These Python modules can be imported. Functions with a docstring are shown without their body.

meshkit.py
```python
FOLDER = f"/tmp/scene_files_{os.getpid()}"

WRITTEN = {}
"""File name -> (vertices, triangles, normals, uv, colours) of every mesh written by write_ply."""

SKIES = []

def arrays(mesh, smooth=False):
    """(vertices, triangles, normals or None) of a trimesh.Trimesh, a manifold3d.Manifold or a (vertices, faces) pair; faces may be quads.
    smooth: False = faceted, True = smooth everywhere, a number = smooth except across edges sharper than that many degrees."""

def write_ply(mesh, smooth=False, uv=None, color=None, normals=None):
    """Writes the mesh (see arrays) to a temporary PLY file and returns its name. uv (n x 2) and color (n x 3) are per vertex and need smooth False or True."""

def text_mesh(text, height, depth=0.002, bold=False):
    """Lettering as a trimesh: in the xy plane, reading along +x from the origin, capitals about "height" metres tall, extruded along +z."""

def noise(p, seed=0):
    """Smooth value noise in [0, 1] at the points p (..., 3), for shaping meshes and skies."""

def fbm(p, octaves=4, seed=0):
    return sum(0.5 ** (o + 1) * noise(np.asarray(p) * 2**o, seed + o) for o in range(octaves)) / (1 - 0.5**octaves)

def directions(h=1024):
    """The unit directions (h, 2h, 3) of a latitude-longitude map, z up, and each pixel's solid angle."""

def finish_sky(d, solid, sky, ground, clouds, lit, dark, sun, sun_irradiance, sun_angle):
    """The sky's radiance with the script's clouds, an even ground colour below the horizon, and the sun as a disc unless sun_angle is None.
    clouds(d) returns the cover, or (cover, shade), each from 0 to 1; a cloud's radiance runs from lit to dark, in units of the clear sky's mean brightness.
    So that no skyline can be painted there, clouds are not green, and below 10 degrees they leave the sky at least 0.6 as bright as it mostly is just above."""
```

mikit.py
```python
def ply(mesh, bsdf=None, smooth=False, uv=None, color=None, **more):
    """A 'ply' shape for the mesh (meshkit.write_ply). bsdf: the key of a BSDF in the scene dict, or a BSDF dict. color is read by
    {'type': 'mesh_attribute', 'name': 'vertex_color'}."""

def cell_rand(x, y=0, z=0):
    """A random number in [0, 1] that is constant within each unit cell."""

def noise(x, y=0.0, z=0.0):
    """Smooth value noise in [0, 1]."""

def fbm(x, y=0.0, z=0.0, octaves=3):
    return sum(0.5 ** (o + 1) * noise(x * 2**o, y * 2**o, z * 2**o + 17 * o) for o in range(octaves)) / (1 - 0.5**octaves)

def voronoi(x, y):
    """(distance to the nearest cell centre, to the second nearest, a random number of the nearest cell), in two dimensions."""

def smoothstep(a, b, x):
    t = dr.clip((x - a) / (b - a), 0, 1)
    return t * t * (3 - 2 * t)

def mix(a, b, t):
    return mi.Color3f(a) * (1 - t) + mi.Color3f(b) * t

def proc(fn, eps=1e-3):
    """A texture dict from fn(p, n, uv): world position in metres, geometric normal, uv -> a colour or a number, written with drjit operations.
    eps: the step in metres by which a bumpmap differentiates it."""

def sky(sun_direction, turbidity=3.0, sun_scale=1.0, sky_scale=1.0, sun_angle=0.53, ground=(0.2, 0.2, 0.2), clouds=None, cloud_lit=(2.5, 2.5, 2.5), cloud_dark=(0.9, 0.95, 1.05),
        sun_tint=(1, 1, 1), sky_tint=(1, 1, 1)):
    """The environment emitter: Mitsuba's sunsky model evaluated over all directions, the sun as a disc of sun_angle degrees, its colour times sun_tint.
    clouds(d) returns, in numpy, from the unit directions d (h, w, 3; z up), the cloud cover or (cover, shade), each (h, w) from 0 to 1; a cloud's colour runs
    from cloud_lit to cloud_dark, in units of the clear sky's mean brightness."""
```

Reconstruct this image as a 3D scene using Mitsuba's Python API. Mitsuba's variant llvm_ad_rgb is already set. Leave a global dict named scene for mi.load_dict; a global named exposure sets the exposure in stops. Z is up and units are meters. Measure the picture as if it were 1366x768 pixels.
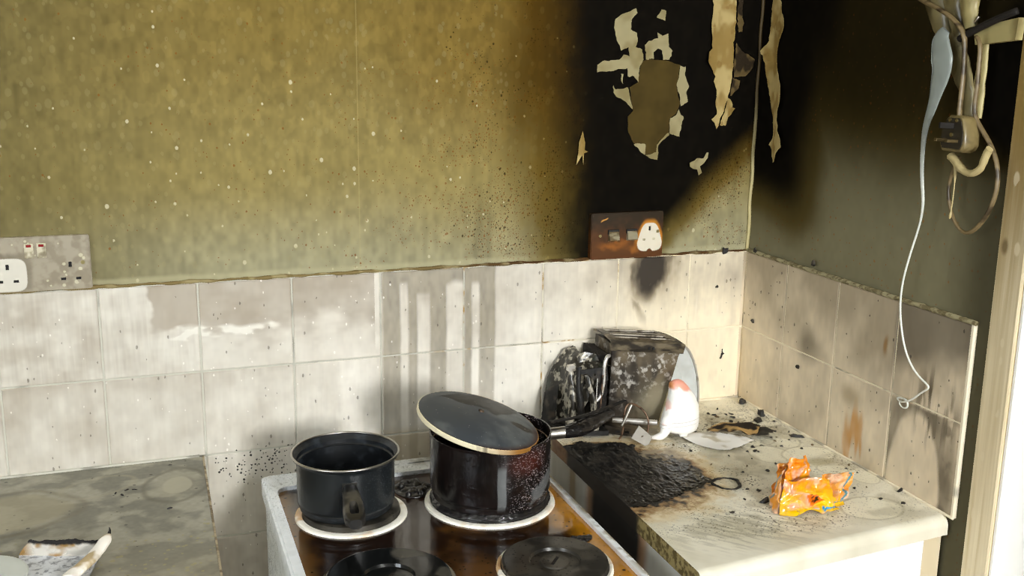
import math, random
import numpy as np
import trimesh
import manifold3d as m3
import drjit as dr
import mitsuba as mi
import mikit, meshkit
from mikit import noise, fbm, voronoi, cell_rand, smoothstep, mix, proc
from shapely.geometry import Polygon
from shapely.geometry.polygon import orient

T = mi.ScalarTransform4f
ZW = 0.9                       # height of the worktops; all shapes below are written relative to it
scene, labels = {}, {}
rng = np.random.default_rng(7)

# ------------------------------------------------------------------ camera, light, exposure
exposure = 0.45
CAM = np.array([-1.10862, -1.71660, 0.66128 + ZW])
FWD = np.array([0.333644, 0.917062, -0.218355])
UP = np.array([0.061863, 0.209829, 0.975779])
scene['camera'] = {'type': 'perspective', 'fov': 52.28239, 'fov_axis': 'x', 'near_clip': 0.02, 'far_clip': 50.0,
                   'to_world': T().look_at(origin=CAM.tolist(), target=(CAM + FWD).tolist(), up=UP.tolist())}
UNSEEN_WINDOW = dict(x0=-0.50, x1=0.22, z0=0.45, z1=1.25, y=-3.4)      # unseen window behind the camera, its glowing panes light the back wall
DAYLIGHT = (68.0, 69.0, 69.5)
UNSEEN_SIDE_WINDOW = dict(y0=-2.4, y1=-1.2, z0=0.30, z1=1.20)                # unseen window in the left wall, placed to light the right wall
DAYLIGHT_2 = (5.6, 6.1, 6.7)

# ------------------------------------------------------------------ helpers


def lin(r, g, b, k=1.0):
    c = np.array([r, g, b], float) / 255
    return tuple(float(v) for v in np.where(c < 0.04045, c / 12.92, ((c + 0.055) / 1.055) ** 2.4) * k)


def tm(v, f):
    return trimesh.Trimesh(np.asarray(v, float), np.asarray(f, int), process=False)


def to_tm(m):
    x = m.to_mesh()
    return tm(np.array(x.vert_properties)[:, :3], np.array(x.tri_verts))


def to_m3(m):
    m = m.copy()
    m.merge_vertices()
    return m3.Manifold(m3.Mesh(vert_properties=np.asarray(m.vertices, np.float32), tri_verts=np.asarray(m.faces, np.uint32)))


def tag(key, label=None, cat=None, group=None, kind=None):
    d = labels.setdefault(key, {})
    for k, v in (('label', label), ('category', cat), ('group', group), ('kind', kind)):
        if v:
            d[k] = v


def numbered(key):
    if key not in scene and key not in labels:
        return key
    i = 1
    while f'{key}_{i:03d}' in scene or f'{key}_{i:03d}' in labels:
        i += 1
    return f'{key}_{i:03d}'


def add(key, mesh, bsdf, smooth=False, label=None, cat=None, group=None, kind=None, color=None, **more):
    key = numbered(key)
    if hasattr(mesh, 'to_mesh'):
        mesh = to_tm(mesh)
    mesh = tm(np.asarray(mesh.vertices) + [0, 0, ZW], mesh.faces)
    scene[key] = mikit.ply(mesh, bsdf, smooth=smooth, color=color, **more)
    if label or cat or group or kind:
        tag(key, label, cat, group, kind)
    return key


def thing(name, label, cat, group=None):
    key = numbered(name)
    tag(key, label, cat, group)
    return key


def cat_(*ms):
    return trimesh.util.concatenate([to_tm(m) if hasattr(m, 'to_mesh') else m for m in ms])


def cbox(x0, x1, y0, y1, z0, z1, c=0.0):
    """a box with chamfered edges"""
    if c <= 0:
        return trimesh.creation.box(bounds=[[x0, y0, z0], [x1, y1, z1]])
    p = []
    for x, sx in ((x0, 1), (x1, -1)):
        for y, sy in ((y0, 1), (y1, -1)):
            for z, sz in ((z0, 1), (z1, -1)):
                p += [(x, y + c * sy, z + c * sz), (x + c * sx, y, z + c * sz), (x + c * sx, y + c * sy, z)]
    return trimesh.convex.convex_hull(np.array(p))


def hull(pts):
    return trimesh.convex.convex_hull(np.array(pts, float))


def lathe(profile, center, sections=72):
    """closed or open profile [(r, z), ...] turned about the vertical through center"""
    pr = np.array(profile, float)
    th = np.linspace(0, 2 * np.pi, sections, endpoint=False)
    v = np.stack([np.outer(np.cos(th), pr[:, 0]), np.outer(np.sin(th), pr[:, 0]), np.tile(pr[:, 1], (sections, 1))], -1).reshape(-1, 3)
    n = len(pr)
    f = []
    for i in range(sections):
        j = (i + 1) % sections
        for k in range(n - 1):
            a, b, c, d = i * n + k, j * n + k, j * n + k + 1, i * n + k + 1
            f += [(a, b, c), (a, c, d)]
    return tm(v + np.array(center), f)


def spline(pts, n):
    from scipy.interpolate import CubicSpline
    p = np.array(pts, float)
    s = np.r_[0, np.cumsum(np.linalg.norm(np.diff(p, axis=0), axis=1))]
    return CubicSpline(s, p)(np.linspace(0, s[-1], n))


def tube(pts, radii, sides=8, flat=1.0, hint=(0, 0, 1)):
    p = np.asarray(pts, float)
    r = np.broadcast_to(np.asarray(radii, float), (len(p),))
    t = np.gradient(p, axis=0)
    t /= np.linalg.norm(t, axis=1, keepdims=True) + 1e-12
    a = np.array(hint, float)
    A = []
    for k in range(len(p)):
        a = a - t[k] * (a @ t[k])
        if np.linalg.norm(a) < 1e-5:
            a = np.cross(t[k], [1, 0.3, 0.2])
        a = a / np.linalg.norm(a)
        A.append(a)
    A = np.array(A)
    B = np.cross(t, A)
    th = np.arange(sides) * 2 * np.pi / sides
    v = p[:, None] + r[:, None, None] * (np.cos(th)[None, :, None] * A[:, None] * flat + np.sin(th)[None, :, None] * B[:, None])
    f = []
    for i in range(len(p) - 1):
        for j in range(sides):
            q = (i * sides + j, i * sides + (j + 1) % sides, (i + 1) * sides + (j + 1) % sides, (i + 1) * sides + j)
            f += [(q[0], q[1], q[2]), (q[0], q[2], q[3])]
    v = np.vstack([v.reshape(-1, 3), p[0], p[-1]])
    c0, c1, o = len(v) - 2, len(v) - 1, (len(p) - 1) * sides
    for j in range(sides):
        f += [(c0, (j + 1) % sides, j), (c1, o + j, o + (j + 1) % sides)]
    return tm(v, f)


def plate(poly, t, refine=None, holes=()):
    """polygon in (u, v) with thickness t along w"""
    pg = orient(Polygon(poly, [list(h) for h in holes]).buffer(0), 1.0)
    if pg.geom_type != 'Polygon':
        pg = max(pg.geoms, key=lambda g: g.area)
    loops = [np.array(pg.exterior.coords)[:-1]] + [np.array(i.coords)[:-1] for i in pg.interiors]
    m = m3.CrossSection([np.ascontiguousarray(l) for l in loops], m3.FillRule.EvenOdd).extrude(t)
    if refine:
        m = m.refine_to_length(refine)
    return to_tm(m)


def mapv(mesh, fn, flip=False):
    v = fn(np.asarray(mesh.vertices))
    f = np.asarray(mesh.faces)
    return tm(v, f[:, ::-1] if flip else f)


def on_back(mesh, off=0.0):
    """(u, v, w) -> on the back wall, w outwards into the room"""
    return mapv(mesh, lambda v: np.stack([v[:, 0], -(v[:, 2] + off), v[:, 1]], 1))


def on_right(mesh, off=0.0):
    """(u = y, v = z, w) -> on the right wall, w outwards into the room"""
    return mapv(mesh, lambda v: np.stack([-(v[:, 2] + off), v[:, 0], v[:, 1]], 1), flip=True)


def rounded(w, h, r, n=6, cx=0, cz=0):
    p = []
    for sx, sz, a0 in ((1, 1, 0), (-1, 1, 90), (-1, -1, 180), (1, -1, 270)):
        for a in np.linspace(a0, a0 + 90, n):
            p.append((cx + sx * (w / 2 - r) + r * math.cos(math.radians(a)), cz + sz * (h / 2 - r) + r * math.sin(math.radians(a))))
    return p


def rotz(mesh, deg, at):
    a = math.radians(deg)
    R = np.array([[math.cos(a), -math.sin(a), 0], [math.sin(a), math.cos(a), 0], [0, 0, 1]])
    return tm((np.asarray(mesh.vertices) - at) @ R.T + at, mesh.faces)


def rough(mesh, amp, freq, seed=0):
    v = np.asarray(mesh.vertices)
    d = np.stack([meshkit.fbm(v * freq + 31 * k, 3, seed + k) - 0.5 for k in range(3)], 1)
    return tm(v + 2 * amp * d, mesh.faces)


# ------------------------------------------------------------------ materials
def tex(fn, eps=1e-3):
    return proc(fn, eps)


def principled(key, color, rough_=0.5, metallic=0.0, spec=0.5, bump=None, bump_eps=1e-3, two=True, **more):
    b = {'type': 'principled', 'roughness': rough_ if isinstance(rough_, dict) else float(rough_), 'metallic': metallic, 'specular': spec, **more}
    b['base_color'] = color if isinstance(color, dict) else {'type': 'rgb', 'value': list(map(float, color))}
    if bump is not None:
        b = {'type': 'bumpmap', 'arbitrary': tex(bump, bump_eps), 'scale': 1.0, 'bsdf': b}
    scene[key] = {'type': 'twosided', 'bsdf': b} if two else b
    return key


def band(x, a, b, s=0.003):
    return smoothstep(a - s, a + s, x) * (1 - smoothstep(b - s, b + s, x))


def blob(x, y, cx, cy, rx, ry, inner=0.4):
    d = dr.sqrt(dr.square((x - cx) / rx) + dr.square((y - cy) / ry))
    return 1 - smoothstep(inner, 1.0, d)


def specks(x, y, scale, keep, size):
    """sparse dots: 1 inside"""
    d, _, w = voronoi(x * scale, y * scale)
    return dr.select(w < keep, 1 - smoothstep(size * 0.6, size, d * (0.6 + w / dr.maximum(keep, 1e-3))), 0)


def paint_fn(p, n, uv):
    """the painted plaster of the back and the right wall, with its smoke film, spots, soot and painted shade"""
    X, Y, Z = p.x, p.y, p.z - ZW
    right = dr.abs(n.x) > 0.5
    U = dr.select(right, 0.6 - Y, X)
    big = fbm(U * 4, Z * 4, 3) - 0.5
    mid = fbm(U * 16, Z * 11, 5) - 0.5
    fine = fbm(U * 90, Z * 60, 9, octaves=2) - 0.5
    streak = fbm(U * 120, Z * 6, 2, octaves=2) - 0.5
    # back wall: pale greenish low, ochre higher up
    c = mix(lin(162, 159, 134), lin(148, 135, 88), smoothstep(0.29, 0.48, Z + 0.1 * big))
    c = mix(c, lin(128, 109, 56), smoothstep(0.45, 0.75, Z + 0.12 * big) * 0.8)
    c = mix(c, lin(108, 100, 66), smoothstep(-0.90, -1.35, X + 0.2 * big) * 0.80)  # darker and greyer towards the left end
    c = mix(c, lin(112, 90, 40), smoothstep(-0.80, -0.45, X + 0.1 * big) * smoothstep(0.42, 0.62, Z) * 0.75)
    blot = smoothstep(0.52, 0.66, fbm(U * 60, Z * 42, 21, octaves=3)) - 0.3
    tone = 0.90 + 0.15 * mid + 0.34 * fine + 0.12 * streak + 0.12 * blot * smoothstep(0.40, 0.6, Z)
    # vertical grey runs on the paint above the cooker
    runs = band(X + 0.006 * mid, -0.557, -0.523, 0.006) * (1 - smoothstep(0.33, 0.50, Z)) * 0.25
    c = c * tone * (1 - runs) * mi.Color3f(0.92, 0.89, 0.79)
    seam = band(X, -0.7580, -0.7562, 0.0008)
    c = mix(c, lin(180, 166, 112), seam * 0.22)
    c = mix(c, lin(196, 188, 156), specks(U, Z * 0.8, 60, 0.10 * (1 - smoothstep(0.45, 0.75, Z)) + 0.02, 0.14) * 0.75)
    c = mix(c, lin(150, 140, 98), specks(U + 3, Z * 0.7, 90, 0.22, 0.36) * 0.22)
    dens = 0.02 + 0.32 * smoothstep(-0.95, -0.4, X) * (1 - smoothstep(0.45, 0.75, Z))
    clus = smoothstep(0.35, 0.65, fbm(U * 22, Z * 22, 41))
    c = mix(c, lin(118, 74, 22), specks(U, Z * 0.8, 170, dens * (0.3 + 1.2 * clus), 0.22) * 0.75)
    c = mix(c, lin(118, 74, 22), specks(U + 2, Z * 0.8, 320, dens * clus, 0.26) * 0.6)
    dk = smoothstep(-0.66, -0.42, X + 0.1 * big) * clus
    c = mix(c, lin(56, 38, 16), specks(U + 9, Z * 0.8, 130, 0.20 * dk, 0.20) * 0.85)
    c = mix(c, lin(56, 38, 16), specks(U + 5, Z * 0.8, 260, 0.40 * dk, 0.24) * 0.7)
    # pale line just above the tiles and the brown line at their edge
    c = mix(c, lin(176, 170, 136), band(Z + 0.004 * mid, 0.297, 0.308, 0.004) * 0.5)
    edge = -0.374 + 0.10 * big + 0.03 * mid - 0.02 * smoothstep(0.55, 0.78, Z)
    m_left = smoothstep(-0.20, 0.075, X - edge + 0.03 * fine)
    m_low = smoothstep(-0.10, 0.075, Z - (0.355 + (X + 0.185) * 0.86) + 0.07 * big + 0.02 * mid)
    soot = dr.maximum(m_left * m_low, 0.55 * blob(X + 0.04 * mid, Z, -0.178, 0.345, 0.035, 0.075, 0.1))
    # right wall: film on a base colour darkened for grazing light, soot from the corner
    r = mix(lin(118, 113, 88), lin(66, 61, 38), smoothstep(0.38, 0.62, Z + 0.08 * big)) * (1 + 0.14 * mid + 0.12 * fine)
    r = mix(r, lin(128, 84, 30), specks(Y, Z * 0.8, 140, 0.14, 0.2) * 0.7)
    r = mix(r, lin(48, 44, 30), smoothstep(-0.50, -0.60, Y + 0.05 * big) * 0.65)
    r_soot = smoothstep(0.31, 0.48, Z + 0.10 * big) * smoothstep(-0.29, -0.07, Y + 0.10 * big + 0.05 * smoothstep(0.5, 0.7, Z))
    r_soot = dr.maximum(r_soot, 0.9 * smoothstep(0.40, 0.72, Z + 0.1 * big) * smoothstep(-0.42, -0.15, Y))
    r_soot = dr.maximum(r_soot, 0.62 * smoothstep(0.40, 0.66, Z + 0.06 * big))
    r_soot = dr.maximum(r_soot, blob(Y, Z, -0.61, 0.64, 0.10, 0.16))
    soot = dr.select(right, r_soot, soot)
    c = dr.select(right, r, c)
    c = mix(c, c * mi.Color3f(0.42, 0.34, 0.17), smoothstep(0.02, 0.45, soot))
    c = mix(c, mi.Color3f(*lin(11, 8, 4)) * (1 + 0.9 * fine), smoothstep(0.35, 0.92, soot))
    return c


def paint_bump(p, n, uv):
    U = p.x + p.y
    return 0.0009 * fbm(U * 70, p.z * 70, 1, octaves=3) + 0.0012 * fbm(U * 9, p.z * 9, 3, octaves=2)


principled('m_paint', tex(paint_fn), 0.85, spec=0.06, bump=paint_bump)


def tile_fn(p, n, uv):
    X, Y, Z = p.x, p.y, p.z - ZW
    right = (X > -0.008) & (Y < -0.001)
    U = dr.select(right, 0.6 - Y, X)
    big = fbm(U * 5, Z * 5, 13) - 0.5
    mid = fbm(U * 22, Z * 16, 15) - 0.5
    fine = fbm(U * 130, Z * 50, 19, octaves=2) - 0.5
    streak = fbm(U * 75, Z * 3, 12, octaves=2) - 0.5
    col = dr.floor((X + 0.1245 + 6) / 0.15)
    tilev = cell_rand(col, dr.floor((Z + 0.154 + 3) / 0.15), 5) - 0.5
    base = mi.Color3f(*lin(226, 221, 208))
    film = mi.Color3f(*lin(158, 147, 130))
    # how much smoke film is left: more on the upper row, wiped in patches; also darker to the left
    up = smoothstep(0.10, 0.29, Z + 0.06 * big)
    left = smoothstep(-0.70, -1.00, X)
    scratch = fbm(U * 260, Z * 22, 31, octaves=2) - 0.5
    amount = 0.18 + 0.62 * up * (0.55 + 0.45 * left) + 0.30 * left + 0.09 * scratch + 0.30 * (fbm(U * 45, Z * 45, 33) - 0.5) + 0.5 * mid + 0.45 * big + 0.18 * streak + 0.15 * tilev
    amount = amount - 0.30 * smoothstep(-0.42, -0.30, X) * (1 - up)
    # upper left row: the first tile mottled, the second wiped but for its upper right, the next ones filmed in their upper half
    n1 = fbm(U * 26, Z * 40, 34) - 0.5
    t1 = 0.55 + 0.75 * n1 + 0.25 * scratch
    patch = smoothstep(-1.105, -1.097, X + 0.02 * n1 + 0.02 * mid) * smoothstep(0.216, 0.226, Z + 0.03 * n1)
    t2 = 0.42 + 0.6 * n1 + 0.25 * scratch
    t2 = t2 * (1 - patch) + (0.92 + 0.3 * mid) * patch
    t3 = 0.34 + 0.54 * smoothstep(0.17, 0.25, Z + 0.05 * n1 + 0.03 * mid + 0.10 * dr.minimum(X + 0.95, 0.0)) + 0.35 * mid + 0.3 * n1
    upper = Z > 0.146
    amount = dr.select(upper & (X < -1.1745), t1, amount)
    amount = dr.select(upper & (X >= -1.1745) & (X < -1.0245), t2, amount)
    amount = dr.select(upper & (X >= -1.0245) & (X < -0.735), t3, amount)
    amount = amount - 0.75 * smoothstep(0.45, 0.62, fbm(U * 30, Z * 60, 35)) * band(Z + 0.02 * mid, 0.206, 0.222, 0.004) * band(X, -1.09, -0.90, 0.01)
    base = mix(base, lin(234, 222, 194), smoothstep(-0.5, -0.15, X))
    base = mix(base, lin(214, 210, 198), smoothstep(-0.80, -1.05, X))
    c = mix(base, film, dr.clip(amount, 0, 1)) * (1 + 0.10 * fine)
    # runs of water through the soot above the cooker
    W = X + 0.0022 * (fbm(Z * 22, 3, 7) - 0.5)
    run = band(W, -0.722, -0.690) + band(W, -0.676, -0.660) + band(W, -0.637, -0.607) + band(W, -0.573, -0.560) + band(W, -0.546, -0.516)
    half = band(W, -0.660, -0.637) * smoothstep(0.250, 0.262, Z + 0.008 * mid) + band(W, -0.607, -0.574) * smoothstep(0.262, 0.275, Z + 0.02 * mid)
    half = half + band(W, -0.560, -0.546) * smoothstep(0.255, 0.27, Z + 0.02 * mid) + band(W, -0.690, -0.676) * smoothstep(0.268, 0.28, Z)
    run = dr.clip(run + half, 0, 1) * (0.62 + 0.38 * smoothstep(0.0, 0.22, Z))
    c = mix(c, mi.Color3f(*lin(138, 129, 110)) * (1 + 0.5 * fine + 0.25 * mid), run * 0.85)
    runs_low = band(W, -0.735, -0.50, 0.01) * (1 - smoothstep(-0.01, 0.02, Z))
    c = mix(c, lin(172, 158, 128), runs_low * 0.7)
    # smudge below the burnt socket
    wx, wz = X + 0.035 * mid + 0.05 * big + 0.012 * fine, Z + 0.03 * mid + 0.03 * big
    smudge = 1.25 * blob(wx + 0.30 * (0.27 - Z), wz, -0.205, 0.275, 0.066, 0.105, 0.05)
    smudge = dr.maximum(smudge, 0.50 * blob(wx, wz, -0.205, 0.262, 0.105, 0.090, 0.0))
    smudge = dr.maximum(smudge, 0.50 * blob(wx + (Z - 0.19) * 0.5, wz, -0.232, 0.195, 0.018, 0.060, 0.0))
    smudge = smudge * (0.75 + 0.9 * fbm(X * 40, Z * 25, 44))
    smudge = smudge * smoothstep(-0.5, -0.45, X)
    c = mix(c, c * mi.Color3f(0.50, 0.46, 0.40), smoothstep(0.0, 0.8, smudge))
    c = mix(c, lin(44, 35, 24), smoothstep(0.40, 1.15, smudge))
    # wiped streaks on the tile by the corner
    c = mix(c, lin(240, 232, 214), blob(X + 0.1 * streak, Z, -0.068, 0.205, 0.035, 0.05, 0.3) * smoothstep(-0.05, 0.2, streak) * 0.8)
    c = mix(c, lin(66, 58, 44), specks(U, Z * 0.5, 120, 0.06, 0.16) * 0.6)
    c = mix(c, lin(236, 232, 222), specks(U + 5, Z * 0.6, 150, 0.035 * smoothstep(-0.45, -0.55, X), 0.18) * 0.7)
    # black spots low on the wall left of the cooker
    c = mix(c, lin(34, 32, 28), specks(X, Z, 170, 0.55 * blob(X, Z, -0.94, -0.025, 0.10, 0.045, 0.2), 0.28))
    # right wall: pinkish beige with grey smoke, two rust stains
    r = mix(lin(224, 208, 180), lin(160, 146, 122), dr.clip(0.25 + 0.7 * smoothstep(0.12, 0.29, Z + 0.1 * big) + 0.8 * mid + 0.5 * big, 0, 1))
    r = r * (1 + 0.15 * fine)
    r = mix(r, lin(98, 88, 70), blob(Y + 0.03 * mid, Z, -0.215, 0.165, 0.05, 0.05, 0.1) * 0.8)
    r = mix(r, lin(92, 84, 70), smoothstep(0.19, 0.24, Z + 0.25 * (Y + 0.5) + 0.02 * mid) * smoothstep(-0.43, -0.44, Y) * 0.75)
    drip = smoothstep(-0.02, 0.22, fbm(Y * 130, Z * 16, 4) - 0.5) * blob(Y, Z, -0.535, 0.150, 0.065, 0.085, 0.3)
    r = mix(r, lin(66, 56, 38), drip * 0.85)
    arch = dr.sqrt(dr.square((Y + 0.502) / 0.055) + dr.square((Z - 0.0) / 0.125))
    gray = smoothstep(1.0, 1.15, arch + 0.1 * mid) * (1 - smoothstep(1.3, 1.9, arch)) * smoothstep(-0.4392, -0.4396, Y) * (1 - smoothstep(0.140, 0.148, Z))
    r = mix(r, lin(112, 102, 84), gray * (0.35 + 0.8 * fbm(Y * 50, Z * 20, 5)))
    edge_ = band(Y + 0.01 * mid, -0.585, -0.560, 0.006) * smoothstep(-0.1, 0.2, fbm(Y * 60, Z * 40, 8) - 0.5)
    r = mix(r, lin(70, 62, 48), edge_ * 0.6 * (1 - smoothstep(0.12, 0.2, Z)))
    rust = band(Y + 0.02 * mid + 0.10 * (Z - 0.06), -0.380, -0.334, 0.005) * band(Z + 0.10 * streak, 0.012, 0.085, 0.020)
    r = mix(r, lin(186, 128, 44), rust * dr.clip(0.62 + 1.3 * mid, 0, 1))
    r = mix(r, lin(140, 120, 84), blob(Y + 0.02 * mid, Z, -0.345, 0.110, 0.040, 0.03, 0.1) * 0.6)
    r = mix(r, lin(132, 96, 44), blob(Y + 0.02 * mid, Z + 0.01 * mid, -0.416, 0.218, 0.010, 0.024, 0.2) * 0.85)
    r = mix(r, lin(50, 44, 34), specks(Y, Z * 0.6, 120, 0.06, 0.17) * 0.8)
    return dr.select(right, r, c)


def tile_rough(p, n, uv):
    return 0.22 + 0.5 * fbm(p.x * 14 + p.y * 14, p.z * 10, 4)


principled('m_tile', tex(tile_fn), tex(tile_rough), spec=0.45)


def grout_fn(p, n, uv):
    X, Z = p.x, p.z - ZW
    g = mix(lin(186, 184, 170), lin(226, 216, 190), smoothstep(-0.6, -0.2, X))
    s = fbm(X * 60 + p.y * 60, Z * 60, 2)
    g = mix(g, lin(150, 112, 40), smoothstep(0.55, 0.75, s) * band(X, -0.62, -0.26, 0.05) * 0.9)
    g = mix(g, lin(96, 92, 82), smoothstep(0.6, 0.8, fbm(X * 25 + p.y * 25, Z * 25, 6)) * 0.6)
    return g


principled('m_grout', tex(grout_fn), 0.8, spec=0.2)


def sealant_fn(p, n, uv):
    s = fbm(p.x * 50 + p.y * 50, p.z * 50, 2)
    a = mix(lin(120, 104, 66), lin(74, 50, 22), smoothstep(-0.75, -0.45, p.x))
    return mix(a, lin(168, 156, 116), smoothstep(0.5, 0.75, s) * 0.5)


principled('m_sealant', tex(sealant_fn), 0.8, spec=0.2)
principled('m_seal_pale', tex(lambda p, n, uv: mix(lin(150, 142, 110), lin(104, 94, 66), smoothstep(0.4, 0.7, fbm(p.x * 160 + p.y * 160, p.z * 160, 3)))), 0.8, spec=0.2)


def bead_fn(p, n, uv):
    Z = p.z - ZW
    return mix(lin(190, 178, 128), lin(66, 52, 22), smoothstep(0.42, 0.62, Z))


principled('m_bead', tex(bead_fn), 0.6, spec=0.4)


def top_left_fn(p, n, uv):
    X, Y = p.x, p.y
    wx, wy = X + 0.05 * (fbm(X * 9, Y * 9, 5) - 0.5), Y + 0.05 * (fbm(X * 9, Y * 9, 8) - 0.5)
    s = fbm(wx * 22, wy * 34, 3, octaves=5)
    c = mix(lin(112, 110, 98), lin(142, 139, 124), smoothstep(0.36, 0.66, s))
    c = c * (0.9 + 0.3 * fbm(X * 160, Y * 160, 2, octaves=2))
    c = mix(c, lin(122, 112, 88), smoothstep(-0.25, -0.45, Y) * 0.4)

    def ring(cx, cy, rx, ry, k):
        d = dr.sqrt(dr.square((wx - cx) / rx) + dr.square((wy - cy) / ry))
        return d, (1 - smoothstep(0.0, 0.14, dr.abs(d - 1))) * k

    d, r1 = ring(-1.076, -0.118, 0.052, 0.066, 0.6)
    c = mix(c, lin(92, 88, 72), r1)
    c = mix(c, lin(170, 166, 146), (1 - smoothstep(0.42, 0.52, d)) * 0.75)
    c = mix(c, lin(140, 136, 116), (1 - smoothstep(0.6, 0.95, d)) * 0.3)
    d, r2 = ring(-1.308, -0.150, 0.085, 0.075, 0.5)
    c = mix(c, lin(100, 92, 72), r2)
    c = mix(c, lin(158, 150, 124), (1 - smoothstep(0.7, 0.95, d)) * 0.55)
    d, r3 = ring(-1.20, -0.085, 0.055, 0.04, 0.4)
    c = mix(c, lin(152, 146, 124), r3)
    c = mix(c, lin(40, 36, 28), specks(X, Y, 100, 0.03, 0.2) * 0.6)
    c = mix(c, lin(150, 140, 90), specks(X + 1, Y, 120, 0.25 * smoothstep(-0.2, -0.4, Y), 0.3) * 0.6)
    return c


principled('m_worktop_left', tex(top_left_fn), tex(lambda p, n, uv: 0.32 + 0.35 * fbm(p.x * 20, p.y * 20, 2)), spec=0.4)


def burn_mask(X, Y):
    """0..1.., above 0.5 charred: the burnt patch on the right worktop beside the cooker"""
    wob = 0.050 * (fbm(X * 30, Y * 30, 4) - 0.5) + 0.040 * (fbm(X * 110, Y * 110, 6) - 0.5)
    d1 = dr.sqrt(dr.square((X + 0.410) / 0.142) + dr.square((Y + 0.295) / 0.135))
    d2 = dr.sqrt(dr.square((X + 0.405) / 0.075) + dr.square((Y + 0.190) / 0.050))
    d3 = dr.sqrt(dr.square((X + 0.330) / 0.066) + dr.square((Y + 0.320) / 0.066))
    d = dr.minimum(dr.minimum(d1, d2 + 0.05), d3)
    return 1.5 - d + wob * 7


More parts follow.
